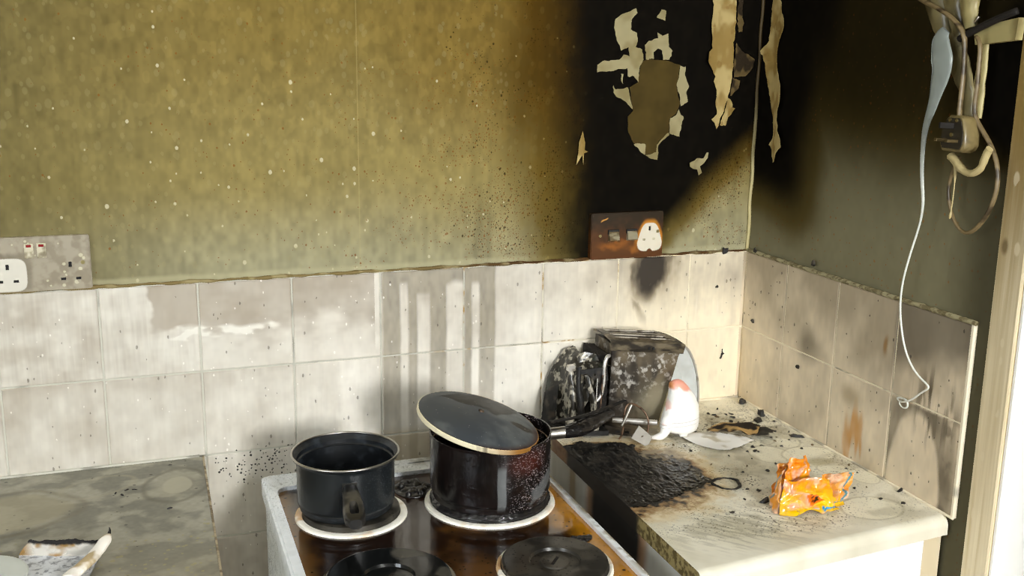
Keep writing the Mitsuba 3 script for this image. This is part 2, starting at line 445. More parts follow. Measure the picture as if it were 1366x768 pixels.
def top_right_fn(p, n, uv):
    X, Y, Z = p.x, p.y, p.z - ZW
    wx, wy = X + 0.03 * (fbm(X * 12, Y * 12, 5) - 0.5), Y + 0.03 * (fbm(X * 12, Y * 12, 8) - 0.5)
    mid = fbm(X * 18, Y * 18, 4) - 0.5
    c = mix(lin(226, 221, 202), lin(196, 189, 164), dr.clip(0.30 + 1.5 * mid, 0, 1))
    # grey grain towards the front left, darkened with the soft shade lying there
    grain = fbm((X + Y * 0.9) * 170, (Y - X * 0.9) * 34, 3)
    c = mix(c, lin(128, 122, 100), smoothstep(0.40, 0.70, grain) * blob(X, Y, -0.30, -0.52, 0.20, 0.10, 0.2) * 0.5)

    def mark(cx, cy, rx, ry, k):
        d = dr.sqrt(dr.square((X - cx) / rx) + dr.square((Y - cy) / ry)) + 0.12 * mid
        return (1 - smoothstep(0.88, 0.98, d)) * k, (1 - smoothstep(0.0, 0.09, dr.abs(d - 1))) * k

    for (cx, cy, rx, ry) in ((-0.115, -0.290, 0.036, 0.040), (-0.060, -0.235, 0.034, 0.040), (-0.052, -0.310, 0.050, 0.036), (-0.048, -0.375, 0.030, 0.024), (-0.092, -0.525, 0.050, 0.040),
                             (-0.025, -0.420, 0.022, 0.030), (-0.100, -0.225, 0.030, 0.026)):
        f, e = mark(cx, cy, rx, ry, 1.0)
        c = mix(c, lin(228, 222, 198), f * 0.75)
        c = mix(c, lin(168, 160, 128), e * 0.45)
    c = mix(c, lin(176, 166, 128), blob(X + 0.05 * mid, Y, -0.055, -0.345, 0.05, 0.022, 0.4) * 0.7)
    # soot dust and flecks
    fleck = specks(X, Y, 150, 0.30, 0.24) + specks(X + 4, Y, 290, 0.28, 0.30)
    c = mix(c, lin(44, 38, 26), dr.clip(fleck, 0, 1) * (0.15 + 0.75 * smoothstep(0.35, 0.6, fbm(X * 14, Y * 14, 2))) * (1 - smoothstep(-0.565, -0.60, Y + 0.09 * X)))
    c = mix(c, lin(96, 86, 62), blob(X + 0.08 * mid, Y + 0.08 * mid, -0.16, -0.17, 0.19, 0.13, 0.2) * smoothstep(0.38, 0.62, fbm(X * 55, Y * 55, 7)) * 0.85)
    c = mix(c, lin(52, 46, 34), blob(X + 0.08 * mid, Y + 0.08 * mid, -0.13, -0.15, 0.16, 0.12, 0.2) * smoothstep(0.58, 0.68, fbm(X * 110, Y * 110, 17)) * 0.85)
    c = mix(c, lin(150, 142, 116), smoothstep(0.48, 0.72, fbm(X * 24, Y * 24, 27)) * 0.45 * (1 - smoothstep(-0.55, -0.60, Y + 0.09 * X)))
    b = burn_mask(X, Y)
    c = mix(c, lin(196, 166, 104), smoothstep(0.05, 0.42, b) * 0.55)
    c = mix(c, lin(124, 84, 32), smoothstep(0.32, 0.52, b) * 0.8)
    ash = fbm(X * 70, Y * 70, 9)
    char = mix(lin(10, 9, 8), lin(46, 42, 36), smoothstep(0.5, 0.85, ash))
    c = mix(c, char, smoothstep(0.46, 0.62, b + 0.2 * (ash - 0.5)))
    c = mix(c, lin(150, 136, 112), smoothstep(0.30, 0.62, ash) * blob(X + 0.1 * mid, Y, -0.302, -0.235, 0.050, 0.055, 0.2) * 0.85)
    # raw chipboard edge next to the cooker
    edge = (n.x < -0.7) & (Z < -0.001)
    chip = mix(lin(92, 78, 44), lin(150, 134, 88), smoothstep(0.3, 0.7, fbm(Y * 160, Z * 160, 5)))
    chip = mix(chip, lin(26, 20, 14), smoothstep(-0.145, -0.165, Y) * (1 - smoothstep(-0.43, -0.445, Y)))
    chip = mix(chip, lin(110, 66, 22), band(Y, -0.16, -0.09, 0.01) * 0.8)
    return dr.select(edge, chip, c)


def top_right_rough(p, n, uv):
    return 0.30 + 0.25 * fbm(p.x * 30, p.y * 30, 2)


principled('m_worktop_right', tex(top_right_fn), tex(top_right_rough), spec=0.4, two=True)


def side_fn(p, n, uv):
    Y, Z = p.y, p.z - ZW
    s = fbm(Y * 30, Z * 9, 3) - 0.5
    c = mix(lin(206, 206, 200), lin(170, 166, 150), dr.clip(0.3 + 1.4 * s, 0, 1))
    c = mix(c, lin(150, 128, 88), band(Y + 0.01 * s, -0.195, -0.170, 0.006) * 0.8)
    black = band(Y + 0.02 * s, -0.440, -0.262, 0.012) * smoothstep(-0.40, -0.1, Z + 0.1 * s)
    c = mix(c, lin(150, 100, 40), band(Y + 0.01 * s, -0.460, -0.245, 0.012) * 0.8)
    return mix(c, lin(16, 13, 10), black)


principled('m_cupboard_side', tex(side_fn), 0.5, spec=0.4)
principled('m_white', lin(240, 238, 230), 0.35, spec=0.5)
principled('m_cream', tex(lambda p, n, uv: mix(lin(222, 208, 178), lin(190, 174, 140), fbm(p.x * 20 + p.y * 20, p.z * 6, 2))), 0.5)


def post_fn(p, n, uv):
    Z = p.z - ZW
    g = fbm(p.y * 220 + p.x * 220, Z * 5, 3) - 0.5
    c = mix(lin(222, 208, 176), lin(188, 170, 130), dr.clip(0.4 + 1.2 * g, 0, 1))
    c = mix(c, lin(132, 108, 58), smoothstep(0.22, 0.60, Z + 0.1 * g))
    c = mix(c, lin(96, 78, 44), blob(p.y, Z, -0.630, 0.415, 0.008, 0.016, 0.3) * 0.8)
    return mix(c, lin(214, 200, 168), specks(p.y, Z * 0.5, 60, 0.1, 0.3) * 0.6)


principled('m_post', tex(post_fn), 0.5, spec=0.4)
principled('m_ceiling', lin(226, 224, 218), 0.9)
principled('m_room', lin(168, 168, 164), 0.85)
principled('m_floor', tex(lambda p, n, uv: mix(lin(120, 108, 92), lin(90, 80, 68), fbm(p.x * 5, p.y * 5, 2))), 0.5)


def enamel_fn(p, n, uv):
    X, Y, Z = p.x, p.y, p.z - ZW
    s = fbm(X * 60, Y * 60, Z * 60)
    c = mix(lin(232, 237, 240), lin(212, 217, 219), smoothstep(0.35, 0.7, s) * 0.6)
    c = mix(c, lin(88, 88, 82), smoothstep(0.55, 0.72, fbm(X * 420, Y * 420, Z * 420, octaves=2)) * 0.55 * smoothstep(-0.35, -0.10, Y))
    soot = smoothstep(-0.115, -0.07, Y + 0.02 * (s - 0.5)) * smoothstep(-0.72, -0.66, X + 0.1 * (s - 0.5))
    c = mix(c, lin(96, 88, 56), soot * 0.75)
    c = mix(c, lin(52, 44, 30), smoothstep(-0.500, -0.487, X) * smoothstep(-0.40, -0.30, Y + 0.08 * (s - 0.5)) * 0.75)
    c = mix(c, lin(128, 108, 50), smoothstep(-0.500, -0.485, X) * smoothstep(0.45, 0.6, s) * 0.7)
    return c


principled('m_enamel', tex(enamel_fn), 0.28, spec=0.5)


def grease_fn(p, n, uv):
    X, Y = p.x, p.y
    s = fbm(X * 12, Y * 12, 3, octaves=4)
    t = fbm(X * 45, Y * 45, 8)
    c = mix(lin(30, 15, 6), lin(82, 53, 20), smoothstep(0.40, 0.74, s))
    right = smoothstep(-0.56, -0.505, X + 0.05 * (s - 0.5))
    c = mix(c, lin(196, 132, 20), right * (0.55 + 0.6 * (t - 0.3)))
    c = mix(c, lin(150, 112, 62), smoothstep(-0.90, -0.935, X + 0.03 * (s - 0.5)) * 0.6)
    c = mix(c, lin(26, 16, 8), blob(X, Y, -0.72, -0.14, 0.13, 0.09, 0.2) * 0.7)
    c = mix(c, lin(20, 12, 6), specks(X, Y, 140, 0.10, 0.28) * 0.9)
    return c


principled('m_grease', tex(grease_fn), 0.07, spec=0.6, bump=lambda p, n, uv: 0.00012 * fbm(p.x * 25, p.y * 25, 2, octaves=2), clearcoat=0.6, clearcoat_gloss=0.95)


def plate_fn(p, n, uv):
    s = fbm(p.x * 30, p.y * 30, 3)
    c = mix(lin(30, 28, 24), lin(60, 56, 48), smoothstep(0.3, 0.65, s))
    return mix(c, lin(16, 14, 13), specks(p.x, p.y, 190, 0.25, 0.3) * 0.8)


principled('m_hotplate', tex(plate_fn), tex(lambda p, n, uv: 0.22 + 0.4 * smoothstep(0.4, 0.6, fbm(p.x * 22, p.y * 22, 6))), spec=0.5, metallic=0.3)
principled('m_hotplate_dark', tex(lambda p, n, uv: mix(lin(14, 15, 15), lin(58, 56, 50), smoothstep(0.55, 0.62, fbm(p.x * 18, p.y * 18, 12)))),
           tex(lambda p, n, uv: 0.10 + 0.25 * smoothstep(0.5, 0.6, fbm(p.x * 18, p.y * 18, 12))), spec=0.5)
principled('m_ring', tex(lambda p, n, uv: mix(lin(250, 246, 232), lin(196, 140, 54), smoothstep(0.52, 0.75, fbm(p.x * 30, p.y * 30, 5)) * 0.8)), 0.25, spec=0.5)
principled('m_steel_trim', lin(150, 146, 138), 0.28, metallic=1.0)


def pan_fn(p, n, uv):
    Z = p.z - ZW
    a = p.x * 150 + p.y * 150
    s = smoothstep(0.74, 0.82, noise(p.x * 900, p.y * 900, Z * 900))
    c = mix(lin(16, 19, 21), lin(28, 32, 34), fbm(p.x * 40, p.y * 40, Z * 20))
    return mix(c, lin(120, 126, 130), s * smoothstep(-0.84, -0.78, p.x) * 0.7)


principled('m_pan', tex(pan_fn), 0.24, spec=0.45, metallic=0.1)
principled('m_pan_inside', tex(lambda p, n, uv: mix(lin(14, 17, 20), lin(52, 58, 64), smoothstep(0.45, 0.8, fbm(p.x * 60, p.y * 60, p.z * 60)) * 0.6)), 0.42, spec=0.5)
principled('m_rim', lin(176, 172, 164), 0.30, metallic=1.0)
principled('m_bakelite', tex(lambda p, n, uv: mix(lin(24, 23, 22), lin(70, 66, 58), smoothstep(0.4, 0.75, fbm(p.x * 50, p.y * 50, p.z * 50)))), 0.35, spec=0.5)


def pan2_fn(p, n, uv):
    X, Y, Z = p.x, p.y, p.z - ZW
    ang = dr.atan2(Y + 0.258, X + 0.6105)
    c = mix(lin(8, 7, 7), lin(20, 13, 11), smoothstep(0.3, 0.7, fbm(ang * 3, Z * 20, 4)))
    c = mix(c, lin(60, 22, 15), blob(ang, Z, -1.25, 0.066, 0.55, 0.030, 0.1) * 0.8)
    grit = smoothstep(0.66, 0.74, noise(X * 620, Y * 620, Z * 620)) * smoothstep(-1.9, -0.9, ang) * smoothstep(0.40, 0.6, fbm(ang * 6, Z * 40, 8))
    c = mix(c, lin(150, 140, 140), grit)
    wip = band(ang + 0.02 * (fbm(Z * 60, 1, 1) - 0.5), -1.78, -1.64, 0.012) * band(Z, -0.005, 0.062, 0.006)
    c = mix(c, lin(92, 94, 94), wip * 0.85)
    d = Z - 0.018 - (ang + 0.85) * 0.045
    wip2 = band(d + 0.01 * (fbm(ang * 20, Z * 100, 2) - 0.5), -0.012, 0.012, 0.003) * band(ang, -1.15, -0.35, 0.05)
    return mix(c, lin(96, 98, 98), wip2 * 0.75)


principled('m_pan_burnt', tex(pan2_fn), tex(lambda p, n, uv: 0.10 + 0.2 * fbm(p.x * 40, p.y * 40, p.z * 40)), spec=0.42,
           bump=lambda p, n, uv: 0.0003 * smoothstep(0.55, 0.75, fbm(p.x * 160, p.y * 160, p.z * 120)), bump_eps=5e-4)
principled('m_soot_black', tex(lambda p, n, uv: mix(lin(12, 11, 10), lin(34, 28, 22), fbm(p.x * 60, p.y * 60, p.z * 60))), 0.75, spec=0.3)
principled('m_tar', tex(lambda p, n, uv: mix(lin(10, 10, 10), lin(30, 28, 28), fbm(p.x * 80, p.y * 80, p.z * 80))), 0.12, spec=0.6,
           bump=lambda p, n, uv: 0.0035 * fbm(p.x * 130, p.y * 130, p.z * 130), bump_eps=5e-4)


def lid_fn(p, n, uv):
    X, Y = p.x, p.y
    w = fbm(X * 14, Y * 14, 3) - 0.5
    c = mix(lin(58, 63, 68), lin(88, 92, 92), smoothstep(-0.15, 0.2, w + 0.4 * (fbm(X * 50, Y * 50, 5) - 0.5)))
    c = mix(c, lin(12, 11, 11), smoothstep(0.10, 0.35, blob(X + 0.25 * w + 0.5 * (Y + 0.26), Y + 0.10 * w, -0.645, -0.255, 0.085, 0.036, 0.3)) * 0.95)
    c = mix(c, lin(36, 30, 22), blob(X + 0.05 * w, Y + 0.05 * w, -0.571, -0.298, 0.021, 0.017, 0.6) * 0.9)
    rim = dr.sqrt(dr.square((X + 0.641) / 0.096) + dr.square((Y + 0.278) / 0.097))
    c = mix(c, lin(48, 26, 18), smoothstep(0.86, 0.97, rim + 0.15 * w) * smoothstep(-0.27, -0.30, Y) * 0.9)
    return mix(c, lin(130, 128, 122), specks(X, Y, 220, 0.06, 0.2) * 0.5)


principled('m_lid', tex(lid_fn), tex(lambda p, n, uv: 0.33 + 0.25 * fbm(p.x * 30, p.y * 30, 4)), spec=0.45)
principled('m_lid_rim', tex(lambda p, n, uv: mix(mix(lin(214, 204, 172), lin(150, 104, 48), smoothstep(-0.67, -0.60, p.x + 0.02 * (fbm(p.x * 60, p.y * 60, 3) - 0.5))), lin(30, 20, 14),
                                                 smoothstep(0.62, 0.75, fbm(p.x * 70, p.y * 70, 9)) * 0.8)), 0.35, spec=0.5)


def socket_left_fn(p, n, uv):
    X, Z = p.x, p.z - ZW
    s = fbm(X * 90, Z * 90, 3) - 0.5
    c = mix(lin(150, 141, 122), lin(132, 122, 102), smoothstep(-0.2, 0.2, s))
    c = mix(c, lin(196, 190, 160), specks(X, Z, 120, 0.10, 0.3) * 0.7)
    dx, dz = dr.abs(X + 1.2985) - 0.0, Z - 0.3245
    d = dr.sqrt(dr.square(dr.square(dx / 0.0275)) + dr.square(dr.square(dz / 0.0265)))
    c = mix(c, lin(104, 95, 76), (1 - smoothstep(1.05, 1.9, d)) * 0.65 * smoothstep(-0.004, 0.012, X + 1.2985 + dz))  # shading edge painted at the upper right of the plug outline
    return mix(c, lin(200, 195, 181), 1 - smoothstep(0.86, 1.0, d))


principled('m_socket_grey', tex(socket_left_fn), 0.42, spec=0.45)


def socket_right_fn(p, n, uv):
    X, Z = p.x, p.z - ZW
    s = fbm(X * 70, Z * 70, 3) - 0.5
    c = mix(lin(42, 31, 17), lin(82, 48, 19), smoothstep(0.375, 0.315, Z + 0.05 * s))
    c = mix(c, lin(138, 82, 28), blob(X + 0.03 * s, Z + 0.02 * s, -0.290, 0.322, 0.042, 0.014, 0.0) * 0.9)
    c = mix(c, lin(150, 92, 32), blob(X + 0.02 * s, Z, -0.250, 0.312, 0.016, 0.012, 0.1) * 0.7)
    c = mix(c, lin(196, 140, 70), band(Z - 0.5 * X - 0.5245 + 0.003 * s, -0.0012, 0.0012, 0.001) * band(X, -0.316, -0.303, 0.002))
    dz = Z - 0.3345
    half = 0.0235 - 0.32 * dr.maximum(dz, -0.01)
    d = dr.sqrt(dr.square(dr.square((X + 0.2165) / half)) + dr.square(dr.square(dz / 0.0275)))
    d = d + 0.45 * (1 - smoothstep(0.0, 0.007, dr.abs(X + 0.2165))) * smoothstep(-0.014, -0.026, dz)
    c = mix(c, lin(206, 134, 40), (1 - smoothstep(0.9, 1.8, d)) * 0.75 * smoothstep(-0.02, 0.02, dz + 0.01))
    return mix(c, lin(212, 204, 184), 1 - smoothstep(0.85, 1.0, d))


principled('m_socket_burnt', tex(socket_right_fn), 0.45, spec=0.2)
principled('m_hole_shade', lin(12, 10, 8), 0.8)  # near black, stands for the shade inside holes and slots
principled('m_rocker', tex(lambda p, n, uv: mix(lin(186, 178, 152), lin(120, 110, 84), smoothstep(0.5, 0.8, fbm(p.x * 90, p.z * 90, 3)))), 0.35)
principled('m_rocker_burnt', tex(lambda p, n, uv: mix(lin(140, 132, 108), lin(96, 82, 56), smoothstep(0.4, 0.65, fbm(p.x * 60, p.z * 120, 3)))), 0.25)
principled('m_neon', lin(120, 16, 20), 0.3)
principled('m_screw', lin(150, 138, 96), 0.35, metallic=0.9)


def toaster_fn(p, n, uv):
    X, Y, Z = p.x, p.y, p.z - ZW
    s = fbm(X * 60, Y * 60, Z * 60)
    t = fbm(X * 26, Y * 26, Z * 22 + 4)
    c = mix(lin(50, 43, 34), lin(104, 92, 72), smoothstep(0.35, 0.65, fbm((X + Y) * 60, Z * 14, 4)))
    c = mix(c, lin(200, 194, 184), smoothstep(0.44, 0.70, fbm(X * 190, Y * 190, Z * 120)) * smoothstep(0.36, 0.62, s) * smoothstep(-0.03, 0.05, Z - 0.04 - (X + 0.33) * 0.45) * 0.75)
    c = mix(c, lin(150, 142, 118), blob(X, Z, -0.245, 0.055, 0.06, 0.06, 0.2) * 0.7)
    c = mix(c, lin(40, 32, 24), smoothstep(0.1, 0.5, fbm((X + Y) * 34, Z * 10, 9) - 0.25) * smoothstep(0.06, 0.12, Z) * 0.6)
    return mix(c, lin(22, 18, 14), smoothstep(-0.316, -0.337, X) * 0.9)


principled('m_toaster', tex(toaster_fn), 0.45, metallic=0.35, spec=0.5, bump=lambda p, n, uv: 0.0012 * fbm(p.x * 90, p.y * 90, p.z * 90), bump_eps=6e-4)
principled('m_toaster_top', tex(lambda p, n, uv: mix(lin(52, 46, 38), lin(124, 112, 90), smoothstep(0.4, 0.75, fbm(p.x * 55, p.y * 55, p.z * 90)))), 0.38, metallic=0.5)
principled('m_slot_rim', tex(lambda p, n, uv: mix(lin(168, 160, 146), lin(80, 70, 56), smoothstep(0.4, 0.7, fbm(p.x * 70, p.y * 70, 3)))), 0.35, metallic=0.6)
principled('m_char', tex(lambda p, n, uv: mix(lin(15, 14, 12), lin(58, 50, 40), smoothstep(0.5, 0.85, fbm(p.x * 70, p.y * 70, p.z * 70)))), 0.6, spec=0.4)
principled('m_melt_grey', tex(lambda p, n, uv: mix(mix(lin(170, 164, 148), lin(40, 37, 30), smoothstep(0.34, 0.52, fbm(p.x * 150, p.y * 150, p.z * 70))), lin(22, 30, 20),
                                                   smoothstep(0.6, 0.7, fbm(p.x * 50, p.y * 50, p.z * 30 + 8)))), 0.3, spec=0.5)
principled('m_endcap', tex(lambda p, n, uv: mix(lin(226, 230, 228), lin(186, 188, 180), fbm(p.x * 40, p.y * 40, p.z * 40))), 0.3)
principled('m_bare_steel', tex(lambda p, n, uv: mix(lin(214, 212, 206), lin(140, 132, 116), smoothstep(0.5, 0.8, fbm(p.x * 60, p.y * 60, p.z * 60)))), 0.3, metallic=0.7)
principled('m_grey_plate', lin(150, 146, 136), 0.4, metallic=0.5)
principled('m_copper', tex(lambda p, n, uv: mix(lin(116, 92, 72), lin(40, 32, 26), smoothstep(0.45, 0.7, fbm(p.x * 90, p.y * 90, p.z * 90)))), 0.4, metallic=0.5)


def lump_fn(p, n, uv):
    X, Y, Z = p.x, p.y, p.z - ZW
    s = fbm(X * 50, Y * 50, Z * 50) - 0.5
    c = mi.Color3f(*lin(244, 242, 236))
    pink = dr.maximum(smoothstep(0.082, 0.092, Z + 0.02 * s + 0.25 * dr.minimum(X + 0.215, 0.02)), 0.6 * smoothstep(0.10, 0.16, s) * smoothstep(0.02, 0.03, Z) * smoothstep(-0.240, -0.246, X))
    c = mix(c, lin(238, 158, 134), pink * 0.95)
    c = mix(c, lin(196, 128, 70), smoothstep(0.086, 0.094, Z) * smoothstep(-0.234, -0.242, X))
    line = dr.maximum(band(Z - 0.12 * (X + 0.2) + 0.003 * s, 0.0345, 0.0355, 0.0006), band(Z - 0.08 * (X + 0.2) + 0.003 * s, 0.027, 0.0278, 0.0006))
    return mix(c, lin(190, 186, 180), line)


principled('m_lump', tex(lump_fn), 0.3, spec=0.5)
principled('m_paper', tex(lambda p, n, uv: mix(lin(232, 230, 224), lin(188, 180, 160), smoothstep(0.5, 0.8, fbm(p.x * 40, p.y * 40, 3)))), 0.8, spec=0.2)
principled('m_paper_brown', tex(lambda p, n, uv: mix(lin(168, 136, 86), lin(34, 26, 18), smoothstep(0.42, 0.6, fbm(p.x * 45, p.y * 45, 6)))), 0.8, spec=0.2)
principled('m_torn', tex(lambda p, n, uv: mix(lin(150, 140, 104), lin(128, 116, 78), smoothstep(0.4, 0.75, fbm(p.x * 30 + p.y * 30, p.z * 30, 3)))), 0.8, spec=0.2)
principled('m_plaster', tex(lambda p, n, uv: mix(lin(76, 62, 28), lin(58, 47, 21), fbm(p.x * 40, p.z * 40, 3))), 0.9, spec=0.1)


def strip_fn(p, n, uv):
    Z = p.z - ZW
    s = fbm(p.x * 40 + p.y * 40, Z * 26, 3)
    c = mix(lin(172, 152, 100), lin(136, 112, 60), smoothstep(0.42, 0.7, s))
    return mix(c, lin(120, 92, 40), smoothstep(0.6, 0.75, fbm(p.x * 70 + p.y * 70, Z * 60, 7)) * 0.6)


principled('m_strip', tex(strip_fn), 0.75, spec=0.2)
principled('m_strip_dark', tex(lambda p, n, uv: mix(lin(92, 76, 44), lin(40, 30, 15), smoothstep(0.4, 0.6, fbm(p.x * 50 + p.y * 50, p.z * 40, 3)))), 0.8, spec=0.2)
principled('m_melt_brown', tex(lambda p, n, uv: mix(lin(120, 110, 76), lin(58, 49, 26), smoothstep(0.35, 0.7, fbm(p.x * 30 + p.y * 30, p.z * 14, 3)))), 0.32, spec=0.5)
principled('m_bracket', tex(lambda p, n, uv: mix(lin(160, 148, 100), lin(104, 92, 54), smoothstep(0.4, 0.75, fbm(p.x * 40 + p.y * 40, p.z * 20, 5)))), 0.45)
principled('m_cable', tex(lambda p, n, uv: mix(lin(104, 88, 58), lin(54, 42, 22), smoothstep(0.45, 0.7, fbm(p.x * 60 + p.y * 60, p.z * 60, 3)))), 0.45)
principled('m_plug', tex(lambda p, n, uv: mix(lin(112, 98, 62), lin(70, 58, 33), smoothstep(0.45, 0.75, fbm(p.x * 60 + p.y * 60, p.z * 60, 3)))), 0.35)
principled('m_plug_face', lin(38, 33, 24), 0.5)
principled('m_pin', lin(96, 82, 52), 0.35, metallic=0.6)
principled('m_melt_tape', lin(170, 154, 108), 0.5)
principled('m_film', tex(lambda p, n, uv: mix(lin(214, 216, 206), lin(120, 126, 120), smoothstep(0.42, 0.60, p.z - ZW))), 0.3)
principled('m_tray', tex(lambda p, n, uv: mix(lin(206, 208, 210), lin(142, 144, 148), smoothstep(0.45, 0.7, fbm(p.x * 190, p.y * 190, p.z * 190)))), 0.7, bump=lambda p, n, uv: 0.0016 * fbm(p.x * 260, p.y * 260, 3), bump_eps=5e-4)
principled('m_tray_burnt', tex(lambda p, n, uv: mix(mix(lin(190, 186, 176), lin(140, 108, 58), dr.clip(smoothstep(0.45, 0.65, fbm(p.x * 50, p.y * 50, p.z * 50)) + smoothstep(-1.262, -1.282, p.x), 0, 1)), lin(16, 12, 9),
                                                    smoothstep(0.017, 0.0215, p.z - ZW + 0.010 * (fbm(p.x * 70, p.y * 70, 8) - 0.5)))), 0.7)
principled('m_tray_white', tex(lambda p, n, uv: mix(lin(232, 226, 214), lin(176, 156, 118), smoothstep(0.5, 0.75, fbm(p.x * 60, p.y * 60, 4)))), 0.6)
principled('m_pale_plastic', lin(196, 200, 192), 0.35, spec=0.5)
principled('m_flake', tex(lambda p, n, uv: mix(lin(24, 22, 19), lin(70, 64, 54), smoothstep(0.5, 0.8, fbm(p.x * 120, p.y * 120, p.z * 120)))), 0.6)
principled('m_flake_brown', lin(96, 80, 54), 0.7)
principled('m_vcol', {'type': 'mesh_attribute', 'name': 'vertex_color'}, 0.15, spec=0.6)
scene['m_clear'] = {'type': 'thindielectric', 'int_ior': 1.5}
principled('m_window_frame', lin(225, 222, 214), 0.4)

# ------------------------------------------------------------------ the room
XL, YF, ZF, ZC = -2.6, UNSEEN_WINDOW['y'], -ZW, 1.5
add('floor', cbox(XL - .1, 1.3, YF - .2, 0.15, ZF - .1, ZF), 'm_floor', kind='structure', label='plain floor of the kitchen')
add('ceiling', cbox(XL - .1, 1.3, YF - .2, 0.15, ZC, ZC + .1), 'm_ceiling', kind='structure', label='plain ceiling of the kitchen')
PY = 0.004                                                    # plaster lies this far behind the tile faces
add('wall_back', cbox(XL - .1, 0.30, PY, 0.15, ZF, ZC), 'm_paint', kind='structure', label='smoke stained ochre wall behind the cooker, black with soot at the right')
add('wall_right', cbox(PY, 0.15, -0.618, PY, ZF, ZC), 'm_paint', kind='structure', label='soot blackened right hand wall beside the doorway')
lw_ = to_m3(cbox(XL - .12, XL, YF, PY, ZF, ZC)) - to_m3(cbox(XL - .3, XL + .1, UNSEEN_SIDE_WINDOW['y0'], UNSEEN_SIDE_WINDOW['y1'], UNSEEN_SIDE_WINDOW['z0'], UNSEEN_SIDE_WINDOW['z1']))
add('wall_left', lw_, 'm_room', kind='structure')
front = to_m3(cbox(XL - .1, 1.2, YF - .12, YF, ZF, ZC))
w = UNSEEN_WINDOW
front = front - to_m3(cbox(w['x0'], w['x1'], YF - .3, YF + .1, w['z0'], w['z1']))
add('wall_front', front, 'm_room', kind='structure')
add('wall_doorway', cbox(PY, 0.15, -1.52, -0.667, 1.13, ZC), 'm_room', kind='structure')
add('wall_doorway', cbox(PY, 0.15, YF, -1.52, ZF, ZC), 'm_room', kind='structure')
add('wall_hall', cbox(1.2, 1.3, YF, -0.60, ZF, ZC), 'm_room', kind='structure')
add('wall_hall', cbox(0.15, 1.2, -0.60, -0.50, ZF, ZC), 'm_room', kind='structure')
# the two unseen windows, lighting the room by their glowing panes: built flat in (u, z, depth), then set into their walls
def window(wk, u0, u1, z0, z1, place, L, label):
    um = (u0 + u1) / 2
    fr = [cbox(u0, u1, -.08, -.02, z0, z0 + .04, .004), cbox(u0, u1, -.08, -.02, z1 - .04, z1, .004), cbox(u0, u0 + .04, -.08, -.02, z0 + .0405, z1 - .0405, .004),
          cbox(u1 - .04, u1, -.08, -.02, z0 + .0405, z1 - .0405, .004), cbox(um - .02, um + .02, -.08, -.02, z0 + .0405, z1 - .0405, .004)]
    tag(wk, label, kind='structure')
    add(wk + '__frame', mapv(cat_(*fr), place), 'm_window_frame')
    for a, b in ((u0 + .04, um - .02), (um + .02, u1 - .04)):
        q = mapv(tm([[a, -.06, z0 + .04], [b, -.06, z0 + .04], [b, -.06, z1 - .04], [a, -.06, z1 - .04]], [[0, 2, 1], [0, 3, 2]]), place)
        add(wk + '__glowing_pane', q, 'm_white', emitter={'type': 'area', 'radiance': {'type': 'rgb', 'value': list(L)}})


w = UNSEEN_WINDOW
window('window_1', w['x0'], w['x1'], w['z0'], w['z1'], lambda v: v + [0, YF, 0], DAYLIGHT, 'unseen window behind the viewer, its panes glow to light the back wall')
w = UNSEEN_SIDE_WINDOW
window('window_2', -w['y1'], -w['y0'], w['z0'], w['z1'], lambda v: np.stack([XL + v[:, 1], -v[:, 0], v[:, 2]], 1), DAYLIGHT_2, 'unseen window in the left wall, placed to light the right wall')

# doorway at the right end: post, lining, stop, door leaf standing open
add('trim_1', cbox(-0.0005, 0.05, -0.6655, -0.618, ZF, ZC, .002), 'm_post', kind='structure', label='cream painted wooden door post at the right edge, browned higher up')
add('trim_2', cbox(0.0035, 0.16, -0.672, -0.6660, ZF, 1.13, .001), 'm_white', kind='structure', label='white door lining behind the post')
add('trim_3', cbox(0.085, 0.110, -0.690, -0.6745, ZF, 1.13, .002), 'm_cream', kind='structure', label='door stop on the lining')
add('trim_4', cbox(0.111, 0.30, -0.700, -0.660, ZF, 1.5, .002), 'm_white', kind='structure', label='white frame beyond the door stop')

# corner bead and sealant lines
cz = np.linspace(0.298, 0.95, 40)
bead = tube(np.stack([np.full(40, 0.001) + 0.0008 * np.sin(cz * 60), np.full(40, 0.0012) + 0.0006 * np.sin(cz * 83), cz], 1), 0.0032, 8, hint=(1, 0, 0))
add('trim_5', bead, 'm_bead', smooth=True, kind='structure', label='pale line down the corner of the two walls')

# tiles
add('wall_back__grout', cat_(cbox(-1.62, 0.003, -0.0012 + .001, PY + .002, -0.001, 0.296), cbox(-1.055, -0.42, -0.0002, PY + .002, -0.9, -0.001)), 'm_grout')
add('wall_right__grout', cbox(-0.0002, PY + .002, -0.5895, PY, -0.001, 0.296), 'm_grout')
G = 0.0014
TD = -0.0018
cols = [0.0, -0.1245] + [-0.1245 - 0.15 * i for i in range(1, 11)]
for r, (z0, z1) in enumerate(((0.146, 0.296), (0.0, 0.146), (-0.15, 0.0), (-0.30, -0.15), (-.45, -.30))):
    for i in range(len(cols) - 1):
        x1, x0 = cols[i], cols[i + 1]
        if r >= 2 and not (x1 < -0.40 and x0 > -1.20):
            continue
        add('wall_back__tile', cbox(x0 + G, x1 - G, TD, PY, z0 + G, z1 - G, 0.0012), 'm_tile')
ys = [0.0] + [-0.1392 - 0.15 * i for i in range(4)]
for (z0, z1) in ((0.146, 0.296), (0.0, 0.146)):
    for i in range(4):
        y1, y0 = ys[i] - (0.002 if i == 0 else 0), ys[i + 1]
        add('wall_right__tile', cbox(TD, PY, y0 + G, y1 - G, z0 + G, z1 - G, 0.0012), 'm_tile')
add('wall_right__edge_trim', cbox(-0.0035, PY, -0.5962, -0.5892, 0.0, 0.296, 0.0015), 'm_grout', label='pale strip closing the end of the tiles')
xs = np.linspace(-1.62, -0.002, 260)
